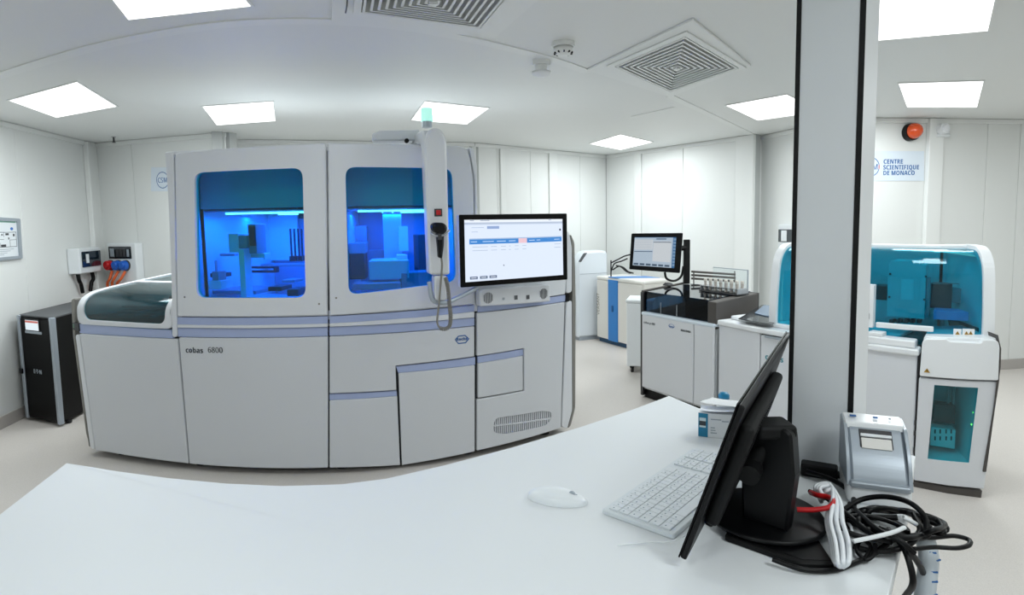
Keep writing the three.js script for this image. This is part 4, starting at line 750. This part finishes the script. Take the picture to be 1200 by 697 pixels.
{ // column standing on the bench
  const D2 = (x, d) => { const p = onD(x, 300, d); return [p.x, p.z]; }, e = D2(1004, 1.52), lf = D2(928, 1.575), rt = D2(1020, 1.545);
  const g = struct('wall_column'), lerp = (a, b, k) => [a[0] + (b[0] - a[0]) * k, a[1] + (b[1] - a[1]) * k], sft = (p, dx, dz) => [p[0] + dx, p[1] + dz];
  const bl = [lf[0] + .05, lf[1] - .085], br = [rt[0] + .012, rt[1] - .1];
  part(g, 'core', prism([sft(e, 0, -.004), sft(lf, .004, -.004), bl, br, sft(rt, -.003, -.003)], BH, CEIL), M.wallDark);
  const strip = (a, b, k0, k1, o, th) => { const p = lerp(a, b, k0), q = lerp(a, b, k1), dx = q[0] - p[0], dz = q[1] - p[1], l = Math.hypot(dx, dz), nx = -dz / l, nz = dx / l, f = nz > 0 ? 1 : -1; return prism([sft(p, nx * f * o, nz * f * o), sft(q, nx * f * o, nz * f * o), sft(q, nx * f * (o - th), nz * f * (o - th)), sft(p, nx * f * (o - th), nz * f * (o - th))], BH + .001, CEIL); };
  part(g, 'grey_face', strip(lf, e, .065, .935, 0, .006), mat(0xd3d7da, .4));
  part(g, 'gasket', strip(lf, e, -.01, .062, .003, .01), M.blackMatt, 'black rubber gasket'); part(g, 'gasket', strip(lf, e, .938, 1.02, .003, .01), M.blackMatt, 'black rubber gasket');
  part(g, 'white_profile', strip(e, rt, .06, 1, .002, .006), M.white);
}
// ---------------------------------------------------------------- monitor seen from behind
{
  const b0 = V3(.309, .925, -1.085), t0 = V3(.395, 1.238, -1.03), w = V3(.39, 0, -.66), up = t0.clone().sub(b0), wl = w.length(), ul = up.length();
  const ex = w.clone().normalize(), ez = ex.clone().cross(up.clone().normalize()).normalize(), ey = ez.clone().cross(ex).normalize();   // ez towards the back of the screen or front
  const back = ez.x > 0 ? 1 : -1, mx = new THREE.Matrix4().makeBasis(ex, ey, ez).setPosition(b0);
  const L = g => { g.applyMatrix4(mx); return g; }, z = (a, b) => back > 0 ? [a, b] : [-b, -a];
  const bx = (x0, x1, y0, y1, a, b, r) => { const [c, d] = z(a, b); return L(box(x1 - x0, y1 - y0, d - c, (x0 + x1) / 2, (y0 + y1) / 2, (c + d) / 2, r)); };
  const base = onB(896, 603, .02), g = thing('desktop_monitor', 'black desktop monitor seen edge-on from behind on a round foot', 'monitor', V3(base.x, BH, base.z));
  part(g, 'panel', bx(0, wl, 0, ul, 0, .012, .004), M.black);
  part(g, 'bezel', [bx(0, wl, ul - .012, ul, -.003, 0), bx(0, wl, 0, .018, -.003, 0), bx(0, .012, 0, ul, -.003, 0), bx(wl - .012, wl, 0, ul, -.003, 0)], M.blackGloss);
  part(g, 'display', bx(.012, wl - .012, .018, ul - .012, -.0015, 0), mat(0x0a0c10, .1, { clearcoat: 1 }));
  const hs = part(g, 'rear_housing', bx(.05, wl - .26, .06, ul - .05, .012, .04, .012), M.blackMatt);
  const slots = []; for (let i = 0; i < 14; i++) slots.push(bx(.11 + i * .017, .118 + i * .017, ul - .13, ul - .075, .04, .0415)); part(hs, 'vent_slots', slots, M.black);
  part(g, 'hinge', [((q) => { q.rotateZ(Math.PI / 2); q.translate(.2, .15, back * .056); return L(q); })(new THREE.CylinderGeometry(.02, .02, .11, 20))], M.blackMatt);
  part(g, 'lower_lip', bx(.1, .4, .03, .06, .012, .03, .006), M.blackMatt);
  // stand
  const hp = V3(.2, .15, back * .05).applyMatrix4(mx), fo = onB(925, 600, .02);
  part(g, 'foot', lathe([[0, .0], [.118, .0], [.122, .006], [.118, .014], [.06, .02], [0, .022]], V3(base.x, BH + .013, base.z), 48), M.black);
  const ps = rshape([[-.045, 0], [.045, 0], [.05, .1], [.04, .2, .03], [-.05, .215, .02], [-.058, .12]]), po = extr(ps, -.02, .02, .005);
  po.rotateY(Math.atan2(-(ex.z), ex.x) + 1.35);
  po.translate(hp.x + .035, BH + .03, hp.z + .005); part(g, 'stand_post', po, M.black);
  part(g, 'post_head', [rod(hp, V3(hp.x + .05, BH + .222, hp.z + .005), .018, 16), box(.08, .03, .07, hp.x + .04, BH + .232, hp.z + .005, .01)], M.blackMatt);
  part(g, 'cable', tube([V3(hp.x - .02, hp.y - .03, hp.z), onB(845, 540, .07), onB(858, 552, .05), onB(875, 560, .05), onB(900, 562, .05)], .004), M.black);
}
{ // flat black dock under the monitor foot
  const c = [[849, 634], [856, 620], [960, 640], [978, 668], [940, 667]].map(([x, y]) => { const p = onB(x, y); return [p.x, p.z]; });
  const g = thing('flat_power_box', 'flat black box under the round monitor foot', 'power box', V3(c[0][0], BH, c[0][1]));
  part(g, 'case', prism(c, BH + .0005, BH + .012, .006, .002), M.blackMatt); part(g, 'ridge', prism(c.map(([x, z]) => [(x - .6) * .9 + .6, (z + 1.2) * .9 - 1.2]), BH + .012, BH + .0128), M.black);
}
// ---------------------------------------------------------------- keyboard and mouse
{
  const a = onB(705, 602), n = onB(785, 637), fr = onB(812, 529), d = n.clone().sub(a), l = fr.clone().sub(a); l.setLength(.47);
  const ex = l.clone().normalize(), ez = V3(-ex.z, 0, ex.x); const dep = Math.max(.15, Math.abs(d.dot(ez))), mx = new THREE.Matrix4().makeBasis(ex, V3(0, 1, 0), ez).setPosition(a.clone().setY(BH));
  const g = thing('keyboard', 'white keyboard lying on the bench beside the mouse', 'keyboard', a.clone().setY(BH)), Lc = q => q.applyMatrix4(mx);
  part(g, 'case', Lc(extr(rshape([[0, 0], [.47, 0], [.47, dep], [0, dep]], .008), 0, .011, .002).rotateX(Math.PI / 2).translate(0, .0115, 0)), mat(0xdfe6ea, .4));
  const km = mat(0xe3e9ed, .45), kp = mat(0x7d929c, .6), nR = 6, u = .019, kg = new THREE.BoxGeometry(1, 1, 1);
  for (let r = 0; r < nR; r++) {
    const z0 = .012 + r * (dep - .024) / nR, kd = (dep - .024) / nR - .0013; let x = .01;
    const row = r === 5 ? [1.3, 1.2, 1.2, 6.3, 1.2, 1.2, 1.2, 1.2] : Array.from({ length: 15 }, (_, i) => i === 14 ? 1.5 : i === 0 && r > 1 ? 1 + r * .15 : 1);
    const put = (w) => {
      const k = part(g, 'key', Lc(box(w * u - .0013, .004, kd, x + w * u / 2, .013, z0 + kd / 2, .0015)), km);
      if (w < 2 && rnd() < .8) part(k, 'key_legend', Lc(box(.0035, .0004, .0025, x + w * u * .4, .0152, z0 + kd * .4)), kp);
      x += w * u;
    };
    for (const w of row) put(w);
    x = Math.max(x, .325) + .006; for (let i = 0; i < 3; i++) put(1); x += .006; for (let i = 0; i < 4 && x < .452; i++) put(1);
  }
  const t = thing('clear_cover', 'clear protective film corner sticking out from the keyboard', 'plastic film', n.clone().setY(BH));
  part(t, 'film_edge', tube([onB(724, 638.5, .003), onB(760, 635, .004), onB(785, 634, .016), onB(812, 622, .022), onB(836, 600, .026)], .0016), mat(0xf2f6f8, .2));
}
{
  const c = onB(653, 586), g = thing('computer_mouse', 'white computer mouse on the bench top', 'mouse', c.clone().setY(BH));
  const s = new THREE.SphereGeometry(1, 40, 16, 0, Math.PI * 2, 0, Math.PI / 2), P = s.attributes.position;
  for (let i = 0; i < P.count; i++) { const x = P.getX(i), y = P.getY(i), z = P.getZ(i), k = Math.pow(Math.abs(x), 2.6) * Math.sign(x) * .25 + x * .75; P.setXYZ(i, k * .073, Math.pow(y, .7) * .028 * (1 - .18 * x), z * .036 * (1 + .12 * x * x)); }
  s.computeVertexNormals(); s.rotateY(-.32); s.translate(c.x, BH + .0005, c.z); part(g, 'shell', s, mat(0xeef3f6, .3));
  part(g, 'scroll_wheel', turned(cyl(.008, .008, .006, V3(.036, .019, 0), 'z', 16), -.32, V3(c.x, BH, c.z)), M.silver);
  part(g, 'button_seam', turned(box(.03, .0012, .0014, .034, .0205, 0), -.32, V3(c.x, BH, c.z)), M.silver);
  part(g, 'base_rim', turned(box(.09, .004, .05, 0, .0025, 0, .0015), -.32, V3(c.x, BH, c.z)), mat(0xd5dde2, .4));
}
// ---------------------------------------------------------------- carton, papers and bottle
{
  const a = onB(818, 511), dcar = -a.z, F1 = new Face([[a.x, a.z], [a.x + .026, a.z + .012]]), b0 = F1.P(F1.len, 0), F2 = new Face([[b0.x, b0.z], [b0.x + .115, b0.z + .035]]);
  const g = thing('reagent_carton', 'small white and teal carton standing under loose papers', 'carton', V3(a.x, BH, a.z)), ht = .075, back = F2.P(F2.len, 0, -.05), back0 = F2.P(0, 0, -.05);
  part(g, 'carton_body', prism([[a.x, a.z], [b0.x, b0.z], [F2.P(F2.len, 0).x, F2.P(F2.len, 0).z], [back.x, back.z], [back0.x, back0.z]], BH + .0005, BH + ht, .001), mat(0xeceff2, .5));
  part(g, 'teal_panel', F1.box(0.0005, F1.len, BH + .001, BH + ht - .001, 0, .0008), mat(0x147fa6, .45), 'teal printed end');
  part(g, 'label_strip', F1.box(.004, F1.len - .006, BH + .03, BH + .06, .0008, .0012), mat(0xd8e8ec, .5)); part(g, 'dark_print', F1.box(.004, F1.len - .006, BH + .036, BH + .05, .0012, .0015), M.print);
  for (const [x, y, w] of [[.008, .056, .03], [.04, .052, .02], [.008, .03, .012], [.008, .022, .014], [.008, .014, .018]]) part(g, 'small_print', F2.box(x, x + w, BH + y, BH + y + .003, 0, .0006), M.silver);
  const pc = F2.P(.03, BH + ht, -.025), paper = (name, label, dx, dz, rot, w, d, y, m) => { const t = thing(name, label, 'paper', V3(pc.x + dx, y, pc.z + dz)); const q = new THREE.PlaneGeometry(w, d, 12, 8); q.rotateX(-Math.PI / 2); const P = q.attributes.position; for (let i = 0; i < P.count; i++) P.setY(i, .004 * Math.sin(P.getX(i) * 30) + .003 * Math.sin(P.getZ(i) * 40) + .004); q.computeVertexNormals(); const lo = q.clone().translate(0, -.0006, 0); part(t, 'sheet', turned(mergeGeometries([q, lo]), rot, V3(pc.x + dx, y, pc.z + dz)), m); return t; };
  paper('loose_paper', 'folded white leaflet lying across the small carton', .03, 0, -.35, .16, .075, BH + ht + .004, mat(0xe9eef6, .6));
  paper('loose_paper', 'second white sheet turned askew on top of the leaflet', .04, -.03, -.75, .14, .09, BH + ht + .014, mat(0xf1f4f6, .6));
  const bo = onB(848, 487), bt = thing('small_bottle', 'small white bottle with a teal cap behind the papers', 'bottle', V3(bo.x, BH, bo.z));
  part(bt, 'bottle_body', lathe([[0, 0], [.022, 0], [.023, .01], [.023, .05], [.014, .06], [0, .06]], V3(bo.x, BH + .0005 , bo.z)).scale(1, 1, 1), M.white); part(bt, 'cap', lathe([[0, .06], [.018, .06], [.018, .072], [.012, .08], [0, .082]], V3(bo.x, BH, bo.z)), mat(0x1486b4, .35), 'teal cap');
}
// ---------------------------------------------------------------- label printer
{
  const c = onB(1029, 592), ry = -.38, T = (q) => turned(q, ry, V3(c.x, BH, c.z)), wd = .13;
  const g = thing('label_printer', 'grey and white label printer on the bench corner beside the column', 'printer', V3(c.x, BH, c.z));
  part(g, 'base', T(box(wd, .05, .148, 0, .0255, -.06, .012)), M.white);
  const b = extr(rshape([[-.012, .035], [-.008, .06, .015], [.015, .1, .03], [.07, .158, .01], [.125, .168, .008], [.13, .045]]), -wd / 2 + .005, wd / 2 - .005, .008); b.rotateY(Math.PI / 2);
  const cover = part(g, 'cover', T(b), M.silver, 'blue-grey curved cover');
  for (const s of [-1, 1]) { const k = extr(rshape([[-.01, .045], [.012, .104, .03], [.066, .162, .01], [.128, .174, .008], [.132, .045]]), -.004, .004, .001); k.rotateY(Math.PI / 2); k.translate(s * (wd / 2 - .003), 0, 0); part(g, 'side_rim', T(k), M.silver); }
  part(g, 'front_lip', T(box(wd - .008, .016, .018, 0, .05, .012, .006)), M.silver);
  const top = extr(rshape([[.072, .155], [.076, .168, .004], [.128, .176, .004], [.13, .15]]), -wd / 2 + .002, wd / 2 - .002, .003); top.rotateY(Math.PI / 2); part(g, 'control_panel', T(top), M.white);
  const sl = (w, d, x, k, off, h, m, n) => { const q = box(w, h, d, 0, 0, 0, .001); q.rotateX(.81); q.translate(x, .1 + .058 * k + .69 * off, -.015 - .055 * k + .725 * off); return part(g, n, T(q), m); };
  sl(.068, .046, 0, .66, .0, .004, M.darkGrey, 'label_slot'); sl(.062, .026, 0, .5, .002, .004, mat(0xe9e7e2, .6), 'label_paper'); sl(.064, .007, 0, .74, .004, .006, M.white, 'tear_bar');
  part(g, 'button', T(box(.014, .003, .009, -.042, .1765, -.1, .001)), M.blueInk); part(g, 'button', T(box(.01, .003, .007, .006, .1765, -.1, .001)), M.blueInk); part(g, 'status_lamp', T(box(.004, .003, .004, .036, .1765, -.1)), M.silver);
}
// ---------------------------------------------------------------- cables on the bench corner
{
  const K = (label, pts, r, m, cat = 'cable', name = 'cable', extra) => { const P = pts.map(([x, y, h = .006]) => onB(x, y, h)), t = thing(name, label, cat, P[0].clone()); part(t, 'sheath', tube(P, r, pts.length * 10, 8), m); return t; };
  const gr = 'black cables tangled on the bench corner', blk = M.black;
  // loose coil of thick black cable
  const coil = [], N = 74; for (let i = 0; i < N; i++) { const a = i / N * Math.PI * 2 * 5.5, k = 1 + .12 * Math.sin(i * 1.7) - .03 * (i / 14), p = onB(1050, 612, .012 + (i / N) * .035 + .008 * Math.sin(i * 2.3)); coil.push(V3(p.x + Math.cos(a) * .082 * k + .012 * Math.sin(i * .31), p.y, p.z + Math.sin(a) * .062 * k)); }
  { const t = thing('cable_coil', 'loosely coiled thick black cable heaped on the bench corner', 'cable', onB(1050, 612)); part(t, 'sheath', tube(coil, .0055, 500, 8), blk); part(t, 'twist_tie', tube([onB(1000, 634, .06), onB(1020, 630, .065), onB(1045, 624, .065), onB(1060, 618, .06)], .004), M.whiteMatt, 'white twist tie'); }
  { const c2 = []; for (let i = 0; i < 46; i++) { const a = i / 46 * Math.PI * 2 * 4, p = onB(1022, 618, .01 + i * .0008); c2.push(V3(p.x + Math.cos(a + 1) * (.058 + .008 * Math.sin(i)), p.y, p.z + Math.sin(a + 1) * .05)); } const t = thing('cable_coil', 'smaller coil of black cable between the white cord and the large coil', 'cable', onB(1022, 618)); part(t, 'sheath', tube(c2, .0045, 330, 8), blk); }
  K('black cable looping out past the bench edge in a flat loop', [[1030, 618, .04], [1060, 628, .04], [1090, 630, .03], [1120, 628, .03], [1135, 632, .03], [1136, 638, .03], [1122, 642, .03], [1095, 641, .03], [1070, 643, .03]], .0045, blk, 'cable', 'cable_loop');
  K('black cable running from the monitor foot under the white cord to the coil', [[905, 655, .015], [940, 667, .01], [975, 668, .006], [1000, 660, .008], [1025, 648, .01], [1040, 637, .02]], .005, blk);
  K('black cable from behind the stand post over the red lead to the coil', [[948, 575, .05], [965, 582, .05], [985, 596, .05], [1005, 612, .045], [1025, 628, .04], [1045, 636, .04]], .0045, blk);
  K('thick black cable from the column foot to the printer front', [[945, 552, .02], [975, 562, .02], [998, 578, .015], [1002, 600, .012], [1022, 606, .04], [1052, 606, .05]], .006, blk);
  K('black cable drooping over the bench edge beside the grey plug', [[1052, 630, .04], [1062, 642, .03], [1073, 655, .0], [1082, 672, -.05], [1082, 690, -.12]], .006, blk, 'cable', 'hanging_cable');
  K('second black cable drooping over the edge behind the first', [[1040, 620, .04], [1058, 640, .03], [1066, 660, .01], [1070, 680, -.02], [1060, 700, -.1]], .006, blk, 'cable', 'hanging_cable');
  K('black cable arcing over the top of the large coil towards the column', [[985, 600, .03], [1010, 585, .05], [1040, 582, .07], [1068, 590, .075], [1084, 606, .06], [1086, 625, .04]], .0055, blk);
  K('black cable curling low round the front of the large coil', [[1000, 640, .01], [1020, 645, .012], [1045, 645, .02], [1068, 636, .03], [1078, 620, .04], [1070, 602, .05]], .0055, blk);
  K('black cable crossing the coil diagonally from the white cord', [[996, 590, .03], [1012, 606, .05], [1032, 622, .055], [1056, 634, .05], [1072, 648, .03]], .005, blk);
  K('black cable folded in a tight bunch in front of the small coil', [[1012, 655, .008], [1004, 645, .012], [1010, 632, .02], [1020, 640, .02], [1014, 656, .01], [1022, 652, .015], [1026, 638, .025]], .004, blk);
  K('bright red lead looping round the white cord beside the stand', [[934, 597, .05], [955, 597, .055], [972, 594, .065], [977, 587, .07], [970, 582, .065], [958, 580, .06], [950, 577, .05]], .0055, M.red, 'cable', 'red_lead');
  // bundled white cord
  { const t = thing('cord_bundle', 'bundle of white cord tied with a red lead beside the monitor foot', 'cord', onB(982, 630));
    for (let i = 0; i < 9; i++) { const o = (i - 4) * 2.6, k = (i % 3) * .012; part(t, 'strand', tube([onB(970 + o * .7, 578 + Math.abs(o), .03 + k), onB(966 + o, 570 + i, .045 + k), onB(975 + o * .4, 566 + i * 1.5, .05 + k), onB(979 + o * .6, 590, .045 + k), onB(978 + o * .9, 610, .03 + k), onB(984 + o, 635, .02 + k), onB(986 + o * .8, 658, .012 + k), onB(985 + o * .3, 664, .01)], .0045, 70, 7), mat(0xeef2f6, .45)); }
    part(t, 'loose_loop', tube([onB(985, 605, .03), onB(994, 612, .03), onB(999, 625, .025), onB(995, 634, .02), onB(988, 632, .02)], .003), mat(0xeef2f6, .45)); }
  { const p = onB(965, 556), t = thing('power_adapter', 'black power adapter block at the foot of the column', 'adapter', V3(p.x, BH, p.z)); part(t, 'block', turned(box(.085, .032, .04, -.01, .0165, .015, .006), -.5, V3(p.x, BH, p.z)), M.blackMatt); part(t, 'plug_end', turned(cyl(.009, .011, .03, V3(.045, .014, .02), 'x', 12), -.5, V3(p.x, BH, p.z)), M.black); }
  K('grey loop of white flat lead under the black coil', [[1000, 610, .012], [1004, 600, .014], [1014, 594, .016], [1030, 594, .018]], .004, M.whiteMatt, 'cable', 'white_lead');
  { // wrapped grey plug hanging over the edge
    const a = onD(1084, 630, 1.16), b = onD(1088, 650, 1.15), c = onD(1086, 680, 1.14), d = onD(1078, 730, 1.13), t = thing('wrapped_plug', 'grey plastic-wrapped plug lead with printed labels hanging over the bench edge', 'plug', c.clone());
    part(t, 'wrapping', tube([a, b, c, d], .018, 40, 14), mat(0xc3ccd3, .35, { clearcoat: .5 })); part(t, 'plug_tip', new THREE.SphereGeometry(.0185, 16, 12).translate(a.x, a.y, a.z), mat(0xc3ccd3, .35, { clearcoat: .5 }));
    for (const k of [.2, .35, .5, .62, .75]) { const q = new THREE.CatmullRomCurve3([a, b, c, d]).getPoint(k); part(t, 'printed_label', turned(box(.012, .003, .003, .004, 0, .0168), .4 * Math.sin(k * 20), q), M.blueInk); }
    part(t, 'white_tail', tube([a.clone(), onB(1080, 620, .03), onB(1070, 612, .05), onB(1058, 606, .06)], .0045), M.whiteMatt);
  }
}
renderer.render(scene, camera);
